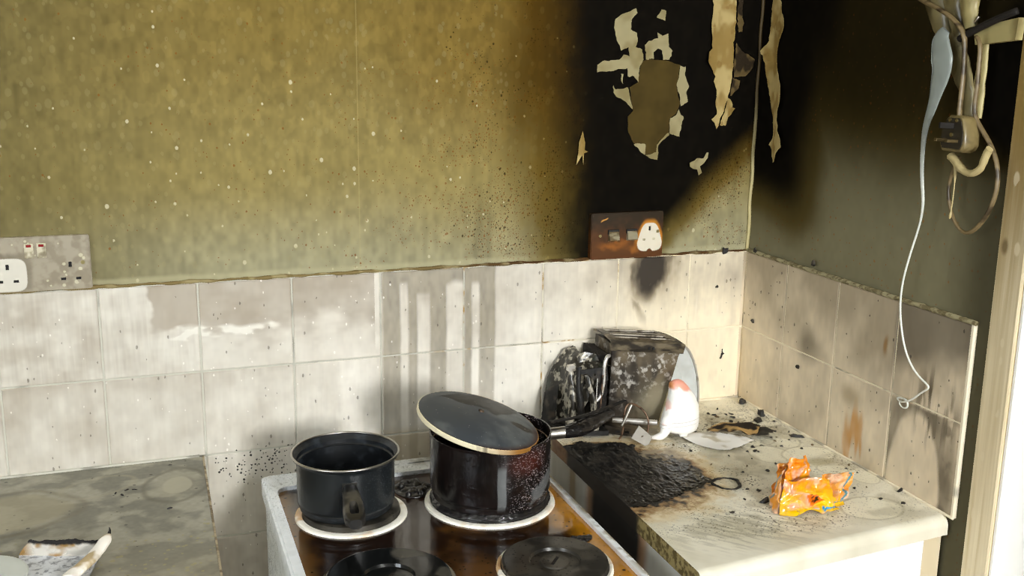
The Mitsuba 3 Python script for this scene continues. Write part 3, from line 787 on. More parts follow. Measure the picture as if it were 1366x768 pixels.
add('wall_back__sealant', tube(np.stack([xs, 0.0005 + 0 * xs, 0.2975 + 0.0007 * np.sin(xs * 90)], 1), 0.0026 + 0.0008 * np.sin(xs * 47) + 0.0005 * np.sin(xs * 211), 6), 'm_sealant', smooth=True, label='dirty brown sealant along the top of the tiles')
yy = np.linspace(-0.003, -0.596, 240)
rr = 0.0030 + 0.0018 * meshkit.fbm(np.stack([yy * 80, 0 * yy, 0 * yy], 1), 3)
add('wall_right__sealant', rough(tube(np.stack([0.0005 + 0 * yy, yy, 0.2978 + 0 * yy], 1), rr, 8), 0.0012, 150), 'm_seal_pale', smooth=True, label='crumbling pale bead along the top of the tiles')
xs = np.linspace(-1.62, -1.036, 60)
add('wall_back__joint', tube(np.stack([xs, -0.003 + 0 * xs, 0.001 + 0 * xs], 1), 0.0026, 6), 'm_grout', smooth=True)
xs = np.linspace(-0.43, -0.002, 60)
add('wall_back__joint', tube(np.stack([xs, -0.003 + 0 * xs, 0.001 + 0 * xs], 1), 0.0026, 6), 'm_grout', smooth=True)
add('wall_right__joint', tube(np.stack([-0.003 + 0 * yy, yy, 0.001 + 0 * yy], 1)[4:], 0.0024, 6), 'm_grout', smooth=True)

# torn wallpaper on the black part of the back wall: outlines in metres (x, z above the worktop)
torn = [
    [(-0.2959, 0.7244), (-0.2854, 0.732), (-0.2717, 0.7371), (-0.2561, 0.744), (-0.2533, 0.7363), (-0.2638, 0.7251), (-0.2655, 0.7077), (-0.2528, 0.7014), (-0.2507, 0.6882), (-0.2542, 0.6772), (-0.2414, 0.6729), (-0.2381, 0.6552), (-0.2452, 0.6432), (-0.2464, 0.615), (-0.256, 0.6262), (-0.2681, 0.6261), (-0.2697, 0.6403), (-0.2776, 0.6385), (-0.2925, 0.6366), (-0.3098, 0.6334), (-0.328, 0.6324), (-0.3284, 0.6455), (-0.3178, 0.6522), (-0.2858, 0.6547), (-0.2777, 0.6636), (-0.266, 0.6607), (-0.2682, 0.677), (-0.2829, 0.6702), (-0.2883, 0.6823), (-0.2948, 0.6962), (-0.2975, 0.7135)],
    [(-0.2153, 0.7293), (-0.2058, 0.7432), (-0.1966, 0.7412), (-0.1977, 0.7236)],
    [(-0.2367, 0.6805), (-0.2285, 0.6886), (-0.2105, 0.6933), (-0.2125, 0.703), (-0.202, 0.6979), (-0.191, 0.7017), (-0.1882, 0.6781), (-0.1802, 0.6716), (-0.186, 0.6558), (-0.1984, 0.6552), (-0.2012, 0.6713), (-0.2111, 0.6747), (-0.2184, 0.6684), (-0.2169, 0.6568), (-0.2331, 0.6553)],
    [(-0.1632, 0.6457), (-0.1517, 0.644), (-0.1518, 0.6268), (-0.1475, 0.6168), (-0.1429, 0.6086), (-0.1485, 0.5971), (-0.1439, 0.5811), (-0.1582, 0.5729), (-0.162, 0.5949), (-0.1692, 0.6108), (-0.1648, 0.6267)],
    [(-0.1616, 0.5674), (-0.1573, 0.5572), (-0.1513, 0.5535), (-0.1578, 0.5174), (-0.1792, 0.5237), (-0.1791, 0.5514), (-0.1673, 0.5559)],
    [(-0.2955, 0.6104), (-0.2912, 0.6029), (-0.2787, 0.6038), (-0.2663, 0.606), (-0.2556, 0.5678), (-0.2703, 0.5814), (-0.2796, 0.5868), (-0.2856, 0.5881), (-0.295, 0.5971)],
    [(-0.2508, 0.5049), (-0.2391, 0.5061), (-0.2271, 0.5045), (-0.2273, 0.4851), (-0.2358, 0.4899)],
    [(-0.2262, 0.4842), (-0.2046, 0.4893), (-0.2043, 0.5032), (-0.1928, 0.5146), (-0.1814, 0.5251), (-0.179, 0.5205), (-0.1901, 0.5123), (-0.2001, 0.5032), (-0.2013, 0.4753), (-0.2145, 0.4779)],
    [(-0.2813, 0.6305), (-0.2763, 0.6296), (-0.2766, 0.6127), (-0.2802, 0.6162)],
]


def jag(poly, amp, seed, step):
    """adds small teeth along a torn outline"""
    r = np.random.default_rng(seed)
    out, q = [], np.array(poly, float)
    for a, b in zip(q, np.roll(q, -1, axis=0)):
        n = max(1, int(np.linalg.norm(b - a) / step))
        for k in range(n):
            p = a + (b - a) * k / n
            out.append(p + (r.normal(0, amp, 2) if k else 0))
    return np.array(out)


for i, t in enumerate(torn):
    add('wall_back__torn_paper', on_back(plate(jag(t, .0007, i, .004), 0.0009), -PY - .0002), 'm_torn', label='pale torn layer of wallpaper left on the soot' if i == 0 else None)
brown = [(-0.2405, 0.653), (-0.224, 0.6567), (-0.2024, 0.6547), (-0.187, 0.6536), (-0.1754, 0.6492), (-0.1633, 0.647), (-0.1648, 0.6267), (-0.1692, 0.6108), (-0.1596, 0.5788), (-0.1665, 0.5605), (-0.1805, 0.5491), (-0.1802, 0.5237), (-0.1928, 0.5146), (-0.2028, 0.5055), (-0.2046, 0.4893), (-0.2149, 0.4867), (-0.2263, 0.4851), (-0.2271, 0.5036), (-0.2391, 0.5061), (-0.2509, 0.5063), (-0.263, 0.527), (-0.2651, 0.5543), (-0.2544, 0.5655), (-0.2593, 0.5836), (-0.2637, 0.606), (-0.2465, 0.6164), (-0.2443, 0.6352)]
add('wall_back__bare_plaster', on_back(plate(jag(brown, .0006, 50, .006), 0.0006), -PY - .0002), 'm_plaster', label='bare brown plaster where the wallpaper has come away')


def curled(poly_xz, u0f, wid, lift, seed, refine=0.006, right=False, t=0.0007, du=0.0):
    """a strip of paper that hangs from the wall: its sides stand off it"""
    pl = plate(poly_xz, t, refine)
    v = np.asarray(pl.vertices).copy()
    v[:, 0] += du
    zmax = v[:, 1].max()
    c = u0f(v[:, 1])
    s = (v[:, 0] - c) / wid
    off = lift * (0.12 + 0.9 * np.clip(s, -1.6, 1.6) ** 2 * 0.5) * (0.35 + 0.65 * np.clip((zmax - v[:, 1]) / 0.12, 0, 1))
    off = off + 0.004 * (meshkit.fbm(np.stack([v[:, 0] * 60, v[:, 1] * 35, 0 * v[:, 0]], 1), 3, seed) - 0.3)
    v[:, 2] = v[:, 2] + np.maximum(off, 0.0002)
    m = tm(v, pl.faces)
    return on_right(m, -PY) if right else on_back(m, -PY)


st = [(-0.0996, 0.7802), (-0.0521, 0.7817), (-0.0501, 0.7369), (-0.0503, 0.7007), (-0.0512, 0.6596), (-0.0527, 0.6181), (-0.057, 0.5856), (-0.066, 0.5576), (-0.0767, 0.5304), (-0.0812, 0.5413), (-0.0903, 0.5484), (-0.0784, 0.5576), (-0.0826, 0.581), (-0.0813, 0.6018), (-0.0893, 0.6179), (-0.0856, 0.6271), (-0.0973, 0.6431), (-0.106, 0.6544), (-0.1043, 0.6703), (-0.0968, 0.6772), (-0.1009, 0.7177), (-0.0981, 0.7402)]
k = thing('peeling_wallpaper_strip', 'broad cream strip of scorched wallpaper peeling off left of the wall corner', 'peeling wallpaper')
add(k + '__sheet', curled(jag(st, 0.0008, 3, .006), lambda z: -0.078 + 0 * z, 0.026, 0.010, 2, du=-.005), 'm_strip', smooth=50)
st2 = [(-0.0521, 0.7817), (-0.0425, 0.782), (-0.0404, 0.7371), (-0.0357, 0.7237), (-0.0383, 0.7077), (-0.0469, 0.7062), (-0.0499, 0.7188)]
st3 = [(-0.0488, 0.688), (-0.0375, 0.6735), (-0.0092, 0.6577), (-0.011, 0.6452), (-0.0261, 0.6275), (-0.0504, 0.625), (-0.0527, 0.6504)]
st4 = [(-0.0531, 0.625), (-0.0375, 0.6191), (-0.0397, 0.6042), (-0.0563, 0.5911)]
st5 = [(-0.056, 0.5879), (-0.0469, 0.5809), (-0.045, 0.5696), (-0.0384, 0.5691), (-0.0536, 0.5519), (-0.058, 0.5364), (-0.0717, 0.5379), (-0.0638, 0.5576)]
for j, s in enumerate((st2, st3, st4, st5)):
    add(k + '__torn_edge', curled(jag(s, 0.0008, 8 + j, .004), lambda z: -0.035 + 0 * z, 0.03, 0.007, 5 + j, du=-.005 if j == 3 else 0.0), 'm_strip_dark' if j < 3 else 'm_strip', smooth=50, label='dark scorched tatter of the strip' if j == 1 else None)


st6 = [(-0.0292, 0.7818), (-0.047, 0.7809), (-0.0613, 0.7407), (-0.0743, 0.7183), (-0.0651, 0.6964), (-0.0582, 0.6875), (-0.0539, 0.6561), (-0.0692, 0.6293), (-0.0878, 0.6074), (-0.0928, 0.5851), (-0.0803, 0.5709), (-0.0745, 0.5524), (-0.0976, 0.5266), (-0.1066, 0.5046), (-0.0864, 0.4867), (-0.0717, 0.4737), (-0.0622, 0.4844), (-0.0608, 0.496), (-0.0491, 0.5043), (-0.0622, 0.5193), (-0.0567, 0.5513), (-0.0474, 0.5739), (-0.0381, 0.5965), (-0.0285, 0.6284), (-0.0233, 0.6512), (-0.0106, 0.674), (-0.0243, 0.6854), (-0.0292, 0.6922), (-0.0291, 0.7282)]
k = thing('peeling_wallpaper_strip', 'narrow scorched strip of wallpaper peeling off right of the wall corner', 'peeling wallpaper')
add(k + '__sheet', curled(jag(st6, 0.0010, 4, .006), lambda z: -0.045 + 0 * z, 0.030, 0.012, 9, right=True), 'm_strip', smooth=50)
# curled scraps of paper lower down
flk = [(-0.1365, 0.4692), (-0.1255, 0.4737), (-0.1193, 0.4774), (-0.1058, 0.4762), (-0.0994, 0.4874), (-0.0962, 0.4873), (-0.0977, 0.4769), (-0.1052, 0.4662), (-0.1119, 0.4616), (-0.1069, 0.4496), (-0.1142, 0.445), (-0.118, 0.4556), (-0.1289, 0.4577), (-0.1361, 0.4621)]
add('curled_paper_scrap', curled(flk, lambda z: -0.108 + 0 * z, 0.012, 0.008, 12, refine=0.003), 'm_torn', smooth=50, label='small curled cream paper scrap on the soot, below and right of the torn patch', cat='paper scrap')
flk = [(-0.3614, 0.5102), (-0.3542, 0.5303), (-0.3486, 0.51), (-0.3497, 0.4965), (-0.3421, 0.4932), (-0.351, 0.4902), (-0.3523, 0.4703), (-0.3548, 0.4876), (-0.3662, 0.4706), (-0.3619, 0.4922)]
add('curled_paper_scrap', curled(flk, lambda z: -0.335 + 0 * z, 0.012, 0.006, 13, refine=0.003), 'm_strip', smooth=50, label='small brown paper tatter on the scorched wall left of the torn patch', cat='paper scrap')

# ------------------------------------------------------------------ sockets
def socket(name, label, x0, x1, z0, z1, mat, th=0.009):
    k = thing(name, label, 'socket')
    cx, cz, w, h = (x0 + x1) / 2, (z0 + z1) / 2, x1 - x0, z1 - z0
    base = to_m3(on_back(plate(rounded(w, h, .004, 5, cx, cz), th - .0015), -PY)) 
    top = to_m3(on_back(plate(rounded(w - .003, h - .003, .003, 5, cx, cz), .0016), th - PY - .0016))
    return k, base + top, th - PY


def hole(m, cx, cz, w, h, front):
    return m - to_m3(cbox(cx - w / 2, cx + w / 2, -front - .01, -front + .005, cz - h / 2, cz + h / 2))


k, m, fr = socket('double_socket', 'grey sooty double wall socket with red neon switches at the left edge', -1.3265, -1.1805, 0.2975, 0.3820, 'm_socket_grey')
holes = []
for ox, oz in ((-1.2985, 0.3245), (-1.2105, 0.3245)):
    for dx, dz, w, h in ((0, .0125, .0046, .0082), (-.0108, -.0098, .0072, .0042), (.0108, -.0098, .0072, .0042)):
        m = hole(m, ox + dx, oz + dz, w, h, fr)
        holes.append((ox + dx, oz + dz, w, h))
add(k + '__faceplate', m, 'm_socket_grey', smooth=35)
for (cx, cz, w, h) in holes:
    add(k + '__pin_slot', cbox(cx - w / 2, cx + w / 2, -fr + .002, -fr + .0046, cz - h / 2, cz + h / 2), 'm_hole_shade')
for sx in (-1.2665, -1.2490):
    r = add(k + '__rocker_switch', hull([(sx + a * .0064, -fr - b, 0.3605 + c * .0115) for a in (-1, 1) for b, c in ((0, -1), (0, 1), (.0045, -.92), (.0020, .92))]), 'm_rocker')
    add(r + '__neon_indicator', cbox(sx - .0035, sx + .0035, -fr - .0035, -fr - .0020, 0.3668, 0.3705, .0003), 'm_neon')
for sx in (-1.1922, -1.3150):
    add(k + '__screw', on_back(plate(rounded(.0062, .0062, .003, 6, sx, 0.3395), .0009), fr - .0002), 'm_screw')

k, m, fr = socket('cooker_switch_socket', 'scorched brown cooker switch plate with one white plug outline above the tiles', -0.3355, -0.1890, 0.2965, 0.3820, 'm_socket_burnt', th=0.012)
holes = []
for dx, dz, w, h in ((-.0005, .0150, .0044, .0085), (-.0115, -.0055, .0058, .0042), (.0085, -.0050, .0058, .0042)):
    m = hole(m, -0.2165 + dx, 0.3355 + dz, w, h, fr)
    holes.append((-0.2165 + dx, 0.3355 + dz, w, h))
add(k + '__faceplate', m, 'm_socket_burnt', smooth=35)
for j, (cx, cz, w, h) in enumerate(holes):
    add(k + '__pin_slot', cbox(cx - w / 2, cx + w / 2, -fr + (.002 if j == 0 else .0006), -fr + .0046, cz - h / 2, cz + h / 2), 'm_hole_shade' if j == 0 else 'm_rocker')
for sx in (-0.2915, -0.2545):
    r = add(k + '__rocker_switch', hull([(sx + a * .0098, -fr - b, 0.3405 + c) for a in (-1, 1) for b, c in ((0, -.011), (0, .011), (.0085, -.0075), (.0075, -.001), (.0015, .010))]), 'm_rocker_burnt')
    add(r + '__charred_top', cbox(sx - .0108, sx + .0108, -fr - .0030, -fr + .001, 0.3430, 0.3515, .0004), 'm_char')
for sx, sz in ((-0.3175, 0.3405), (-0.2005, 0.3445)):
    add(k + '__screw', on_back(plate(rounded(.0058, .0058, .0028, 6, sx, sz), .0012), fr - .0002), 'm_screw')

# ------------------------------------------------------------------ worktops and cupboards
lw = [(-1.75, -0.002), (-1.0315, -0.002), (-1.0385, -0.62), (-1.75, -0.62)]
k = thing('worktop', 'grey mottled laminate worktop with ring stains left of the cooker', 'worktop')
add(k + '__board', mapv(plate(lw, 0.030), lambda v: v * [1, 1, 1] + [0, 0, -0.030]), 'm_worktop_left')
add(k + '__edge_strip', hull([(-1.0314, -0.002, z) for z in (-.031, .0012)] + [(-1.0384, -0.62, z) for z in (-.031, .0012)] + [(-1.0284, -0.002, z) for z in (-.031, .0008)] + [(-1.0354, -0.62, z) for z in (-.031, .0008)]),
    principled('m_edge', tex(lambda p, n, uv: mix(lin(160, 146, 120), lin(108, 94, 70), smoothstep(0.4, 0.7, fbm(p.y * 90, p.z * 90, 3)))), 0.6), label='beige edging strip')

k = thing('worktop', 'cream laminate worktop with a black burnt patch right of the cooker', 'worktop')
prof = [(-0.5715, 0.0)] + [(-0.5715 - 0.016 * math.sin(a), -0.016 + 0.016 * math.cos(a)) for a in np.linspace(0.15, math.pi / 2, 9)] + [(-0.5875, -0.0285), (-0.0030, -0.0285), (-0.0030, 0.0)]
# the profile runs along x, the front edge a little out of square
nx = 90
xsx = np.linspace(-0.4420, -0.0022, nx)
V, F = [], []
npf = len(prof)
for x in xsx:
    t = (x + 0.0022) / (-0.4398)
    for (y, z) in prof:
        yy_ = y - 0.040 * t * (1 if y < -0.1 else 0)
        V.append((x + (0.006 * (1 + y / 0.62) * t if y > -0.1 else 0), yy_, z))
for i in range(nx - 1):
    for j in range(npf):
        a, b = i * npf + j, i * npf + (j + 1) % npf
        F += [(a, b, b + npf), (a, b + npf, a + npf)]
for o, fl in ((0, False), ((nx - 1) * npf, True)):
    from shapely.geometry import Polygon as _P
    tv, tf = trimesh.creation.triangulate_polygon(_P(prof), engine='earcut')
    tv = np.asarray(tv)
    near = [int(np.argmin(((np.array(prof) - q) ** 2).sum(1))) for q in tv]
    for tri in tf:
        q = [o + near[i] for i in tri]
        F.append(q[::-1] if fl else q)
wt = tm(V, F)
wt.fix_normals()
add(k + '__board', wt, 'm_worktop_right', smooth=30)

import shapely
crust_pg = Polygon([(-.437, -.141), (-.399, -.134), (-.374, -.155), (-.333, -.161), (-.321, -.180), (-.331, -.221), (-.328, -.243), (-.303, -.222), (-.284, -.236), (-.274, -.281), (-.272, -.329), (-.266, -.356), (-.297, -.378), (-.331, -.385), (-.359, -.399),
                    (-.383, -.397), (-.409, -.412), (-.4395, -.418)])
gx, gy = np.meshgrid(np.arange(-.4415, -.250, .0015), np.arange(-.430, -.120, .0015), indexing='ij')
dd = shapely.distance(shapely.points(gx, gy), crust_pg.boundary) * np.where(shapely.contains_xy(crust_pg, gx, gy), 1, -1)
q_ = np.stack([gx, gy, 0 * gx], -1)
dd = dd + .016 * (meshkit.fbm(q_ * 70, 3, 3) - .5) + .010 * (meshkit.fbm(q_ * 240, 2, 5) - .5)
dd = np.where((gx < -.432) & (gy > -.412) & (gy < -.145), np.maximum(dd, .004), dd)
hh = .0003 + np.clip(dd / .010, 0, 1) * (.0002 + .0042 * np.abs(meshkit.fbm(q_ * [120, 60, 1], 4, 8) - .36) + .0016 * meshkit.fbm(q_ * 320, 2, 2))
ok = dd > 0
ni, nj = gx.shape
idx = np.arange(ni * nj).reshape(ni, nj)
keep = ok[:-1, :-1] & ok[1:, :-1] & ok[1:, 1:] & ok[:-1, 1:]
a_, b_, c_, d_ = (idx[:-1, :-1][keep], idx[1:, :-1][keep], idx[1:, 1:][keep], idx[:-1, 1:][keep])
cr_m = tm(np.stack([gx.ravel(), gy.ravel(), hh.ravel()], 1), np.vstack([np.stack([a_, b_, c_], 1), np.stack([a_, c_, d_], 1)]))
cr_m.remove_unreferenced_vertices()
principled('m_crust', tex(lambda p, n, uv: mix(mix(lin(7, 7, 7), lin(38, 35, 31), smoothstep(0.45, 0.75, fbm(p.x * 60, p.y * 60, 9))), lin(128, 114, 92), smoothstep(0.35, 0.6, fbm(p.x * 90, p.y * 90, 4)) * blob(p.x, p.y, -.300, -.245, .032, .045, .3) * 0.8)), 0.30, spec=0.28)
add(k + '__burnt_crust', cr_m, 'm_crust', smooth=True, label='black blistered crust burnt into the laminate')

cup = thing('base_cupboard', 'white base cupboard under the cream worktop, side burnt black next to the cooker', 'cupboard')
add(cup + '__side_panel', cbox(-0.4360, -0.418, -0.575, -0.01, -0.88, -0.029), 'm_cupboard_side', label='white side panel with a black burnt area')
add(cup + '__carcass', cbox(-0.4175, -0.042, -0.555, -0.01, -0.88, -0.03), 'm_white')
add(cup + '__door', hull([(-0.435, -0.585, z) for z in (-.78, -.032)] + [(-0.036, -0.560, z) for z in (-.78, -.032)] + [(-0.435, -0.603, z) for z in (-.78, -.032)] + [(-0.036, -0.578, z) for z in (-.78, -.032)]), 'm_white', label='white door in bright daylight')
add(cup + '__filler_strip', cbox(-0.0355, -0.003, -0.577, -0.556, -0.88, -0.03), 'm_cream', label='cream filler strip beside the wall')
cup = thing('base_cupboard', 'base cupboard under the grey mottled worktop', 'cupboard')
add(cup + '__carcass', cbox(-1.75, -1.05, -0.56, -0.01, -0.88, -0.031), 'm_white')
add(cup + '__door', cbox(-1.74, -1.06, -0.58, -0.5605, -0.78, -0.035, .002), 'm_white')

# ------------------------------------------------------------------ cooker
k = thing('cooker', 'white enamel electric cooker with four solid hotplates and a grease covered hob', 'cooker')
HX0, HX1, HY0, HY1, HZ = -0.9440, -0.4850, -0.64, -0.062, -0.025
add(k + '__body', cbox(HX0 + .006, HX1 - .006, HY0 + .01, HY1 - .004, -0.88, HZ - .024, .004), 'm_enamel', smooth=False)
outer = plate(rounded(HX1 - HX0, HY1 - HY0, .014, 7, (HX0 + HX1) / 2, (HY0 + HY1) / 2), .026)
inner = [(x, y) for x, y in rounded(HX1 - HX0 - .036, HY1 - HY0 - .085, .020, 7, (HX0 + HX1) / 2, (HY0 + HY1) / 2 - .014)]
inner = [((x + .006) if x > -0.7 else x, y) for x, y in inner]
rim = to_m3(mapv(outer, lambda v: v + [0, 0, HZ - .026])) - to_m3(mapv(plate(inner, .02), lambda v: v + [0, 0, HZ - .006]))
rimtop = to_m3(mapv(plate(rounded(HX1 - HX0 - .008, HY1 - HY0 - .008, .012, 7, (HX0 + HX1) / 2, (HY0 + HY1) / 2), .0025), lambda v: v + [0, 0, HZ - .0002])) - to_m3(mapv(plate(inner, .02), lambda v: v + [0, 0, HZ - .006]))
slots = []
for a, b in ((-0.86, -0.715), (-0.700, -0.56)):
    slots.append(cbox(a, b, -0.0865, -0.0820, HZ - .004, HZ + .01))
frame = rim + rimtop
for s in slots:
    frame = frame - to_m3(s)
add(k + '__hob_frame', frame, 'm_enamel', smooth=30, label='white enamel hob frame speckled with soot')
for (a, b) in ((-0.86, -0.715), (-0.700, -0.56)):
    add(k + '__vent_slot', cbox(a, b, -0.0863, -0.0822, HZ - .0038, HZ - .002), 'm_hole_shade')
trayp = [(x * 1.0, y) for x, y in inner]
add(k + '__hob_tray', mapv(plate(trayp, .0012), lambda v: v + [0, 0, HZ - .0058]), 'm_grease', label='brown and amber grease pooled on the hob')
ZT = HZ - .0046
plates = [(-0.8275, -0.2375, 0.0855, 'm_hotplate', 0), (-0.6105, -0.2575, 0.1035, 'm_hotplate_dark', 0), (-0.8240, -0.4700, 0.0960, 'm_hotplate_dark', 1), (-0.5960, -0.4960, 0.0860, 'm_hotplate', 1)]
for (cx, cy, R, mat, bare) in plates:
    h = k + '__hotplate'
    hk = add(h, lathe([(0.0, .0105), (.020, .0105), (.0215, .0085), (.034, .0085), (.036, .0125), (R - .016, .0130), (R - .0125, .0115), (R - .0115, .0060), (R - .0115, 0.0)], (cx, cy, ZT), 84), mat, smooth=35)
    if not bare:
        add(hk + '__enamel_ring', lathe([(R - .011, .0), (R - .0105, .0042), (R - .004, .0048), (R - .0008, .0030), (R, 0.0)], (cx, cy, ZT), 84), 'm_ring', smooth=40, label='white ring around the hotplate')
    else:
        add(hk + '__enamel_ring', lathe([(R - .011, .0), (R - .0105, .0050), (R - .007, .0058), (R - .0052, .0040), (R - .0045, 0.0)], (cx, cy, ZT), 84), 'm_steel_trim' if mat == 'm_hotplate_dark' else 'm_ring', smooth=40)
    if bare:
        add(hk + '__centre_mark', rotz(cbox(cx - .012, cx + .012, cy - .0022, cy + .0022, ZT + .0104, ZT + .0112, .0003), 50, [cx, cy, 0]), 'm_soot_black')


def bubbly(cx, cy, rx, ry, h, n, seed, z=ZT):
    r = np.random.default_rng(seed)
    ms = []
    base = trimesh.creation.icosphere(2)
    ms.append(to_m3(tm(np.asarray(base.vertices) * [rx, ry, h * .5] + [cx, cy, z + .001], base.faces)))
    for _ in range(n):
        a, q = r.uniform(0, 2 * np.pi), math.sqrt(r.uniform(0, 1)) * .85
        s = r.uniform(.12, .34)
        b = trimesh.creation.icosphere(2)
        ms.append(to_m3(tm(np.asarray(b.vertices) * [rx * s, rx * s, h * r.uniform(.5, 1)] + [cx + rx * q * math.cos(a), cy + ry * q * math.sin(a), z + h * .25], b.faces)))
    m = m3.Manifold.batch_boolean(ms, m3.OpType.Add)
    m = m.trim_by_plane([0, 0, 1], z)
    return m


add('burnt_spill', bubbly(-0.716, -0.180, .030, .034, .010, 22, 3), 'm_tar', smooth=40, label='black bubbly burnt spill on the hob between the two pans', cat='burnt spill')
add('burnt_spill', bubbly(-0.5255, -0.4280, .016, .010, .005, 9, 5), 'm_tar', smooth=40, label='black tarry spill on the amber grease behind the front right hotplate', cat='burnt spill')

# ------------------------------------------------------------------ small saucepan without lid
k = thing('saucepan', 'small open black saucepan with a steel rim on the rear left hotplate', 'saucepan')
C1 = (-0.8345, -0.2360, 0.0)
ZB = ZT + .0131
R1 = 0.0735
add(k + '__body', lathe([(0, ZB), (.058, ZB), (.0675, ZB + .0015), (.0705, ZB + .005), (.0705, ZB + .011), (R1 - .0005, ZB + .014), (R1, ZB + .018), (R1, 0.061), (R1 + .001, .0655), (R1 + .0065, .0695), (R1 + .0082, .0725)], C1, 96), 'm_pan', smooth=40)
add(k + '__inside', lathe([(0, ZB + .0028), (R1 - .007, ZB + .0028), (R1 - .002, ZB + .008), (R1 - .0014, 0.055), (R1 - .0030, .0565), (R1 - .0006, .0585), (R1 - .0003, .0645), (R1 + .0030, .068), (R1 + .0068, .0725)], C1, 96), 'm_pan_inside', smooth=40, label='dull black inside')
add(k + '__rim', lathe([(R1 + .0066 + .0017 * math.cos(a), .0730 + .0017 * math.sin(a)) for a in np.linspace(0, 2 * math.pi, 13)], C1, 96), 'm_rim', smooth=True, label='bright rolled steel rim')
# the handle comes towards the viewer
ha = math.radians(-96.5)
hd = np.array([math.cos(ha), math.sin(ha), 0.0])
hs = np.array([-hd[1], hd[0], 0.0])
h0 = np.array(C1) + hd * (R1 - .001)


def hp(d, s, z):
    return h0 + hd * d + hs * s + [0, 0, z]


add(k + '__bracket', hull([hp(d, s, z) for d, w, za, zb in ((0.0, .011, .0345, .052), (.012, .009, .0375, .049)) for s in (-w, w) for z in (za, zb)]), 'm_rim', label='steel handle bracket')
prof_h = [(.008, .0105, .0105), (.020, .0120, .0110), (.045, .0140, .0105), (.072, .0155, .0095), (.090, .0140, .0090), (.100, .0085, .0070)]
hm = None
for (d0, w0, t0), (d1, w1, t1) in zip(prof_h[:-1], prof_h[1:]):
    pts = []
    for d, w, t in ((d0, w0, t0), (d1, w1, t1)):
        for a in np.linspace(0, 2 * np.pi, 20, endpoint=False):
            ca, sa = math.cos(a), math.sin(a)
            pts.append(hp(d, w * np.sign(ca) * abs(ca) ** .6, .043 - d * .10 + t * np.sign(sa) * abs(sa) ** .6))
    seg = to_m3(hull(pts))
    hm = seg if hm is None else hm + seg
cut = to_m3(hull([hp(d, s, z) for d, w in ((.055, .0036), (.062, .0058), (.082, .0066), (.087, .0045)) for s in (-w, w) for z in (0, .1)]))
add(k + '__handle', hm - cut, 'm_bakelite', smooth=40, label='short black handle with a hanging hole')

# ------------------------------------------------------------------ large burnt saucepan with its lid askew
k = thing('saucepan', 'large burnt black saucepan with a tarry side on the rear right hotplate', 'saucepan')
C2 = (-0.6105, -0.2580, 0.0)
R2 = 0.0945
add(k + '__body', lathe([(0, ZB), (.075, ZB), (.0865, ZB + .001), (.0905, ZB + .004), (.0895, ZB + .010), (.0900, ZB + .0125), (R2, ZB + .018), (R2, 0.084), (R2 + .0010, .0875), (R2 + .0010, .0892), (R2 - .0012, .0895), (R2 - .002, .0865),
                             (R2 - .0022, ZB + .02), (.085, ZB + .006), (0, ZB + .005)], C2, 110), 'm_pan_burnt', smooth=38)
add(k + '__scorched_band', lathe([(R2 - .0024, .070), (R2 - .0034, .0705), (R2 - .0036, .0715), (R2 - .0024, .0722)], C2, 110), 'm_copper', smooth=True, label='thin brown line of residue inside the pan')
crust = lathe([(.0935, ZT + .0080), (.0952, ZT + .0085), (.0945, ZB - .002), (.0900, ZB + .0040), (.0872, ZB + .003)], C2, 160)
add(k + '__tar_crust', rough(crust, .0022, 220, 4), 'm_tar', smooth=50, label='glistening tar crust around the foot of the pan')
hl = [(-.5180, -.2395, .0635), (-.4980, -.2405, .0640), (-.4780, -.2420, .0648)]
add(k + '__ferrule', tube(hl, [.0105, .0098, .0100], 16, hint=(0, 0, 1)), 'm_rim', smooth=40, label='steel ferrule of the handle')
add(k + '__handle', rough(tube(spline([(-.4810, -.2415, .0645), (-.4500, -.2330, .0640), (-.4050, -.2060, .0645), (-.3640, -.1800, .0655)], 30), np.r_[np.linspace(.0118, .0165, 8), np.linspace(.0165, .0115, 19), [.0108, .0095, .0060]], 16, flat=0.75), .0010, 90, 8), 'm_tar', smooth=45,
    label='charred black handle')
add(k + '__handle_strap', tube(spline([(-.5080, -.2510, .0880), (-.4900, -.2450, .0870), (-.4400, -.2200, .0800), (-.3700, -.1820, .0775), (-.3300, -.1620, .0765)], 30), .0040, 8, flat=0.55), 'm_char', smooth=40, label='thin burnt strap above the handle')

k = thing('saucepan_lid', 'domed sooty black lid lying askew on the large burnt saucepan', 'lid')
LC, LR = np.array([-0.6360, -0.2760, 0.1150]), 0.0965
ln = np.array([0.246, -0.150, 1.0])
ln /= np.linalg.norm(ln)
la = np.cross([0, 1, 0], ln)
la /= np.linalg.norm(la)
lb = np.cross(ln, la)
RL = np.stack([la, lb, ln], 1)


def tilt(m):
    return mapv(m, lambda v: v @ RL.T + LC)


add(k + '__dome', tilt(lathe([(0, .0150), (.015, .0148), (.040, .0130), (.065, .0095), (.082, .0050), (.091, .0015), (.0952, .0002), (.0955, -.0012), (.088, -.0006), (.06, .0070), (0, .0125)], (0, 0, 0), 96)), 'm_lid', smooth=40)
add(k + '__rim', tilt(lathe([(.0952, .0004), (LR, -.0008), (LR, -.0062), (LR - .0015, -.0078), (.0925, -.0070), (.0925, -.0010), (.0952, .0004)], (0, 0, 0), 96)), 'm_lid_rim', smooth=40, label='cream edge of the lid, browned towards the front')
add(k + '__knob_stump', tilt(lathe([(0, .0170), (.0035, .0168), (.0045, .0155), (.0050, .0140)], (0, 0, 0), 20)), 'm_copper', smooth=40)

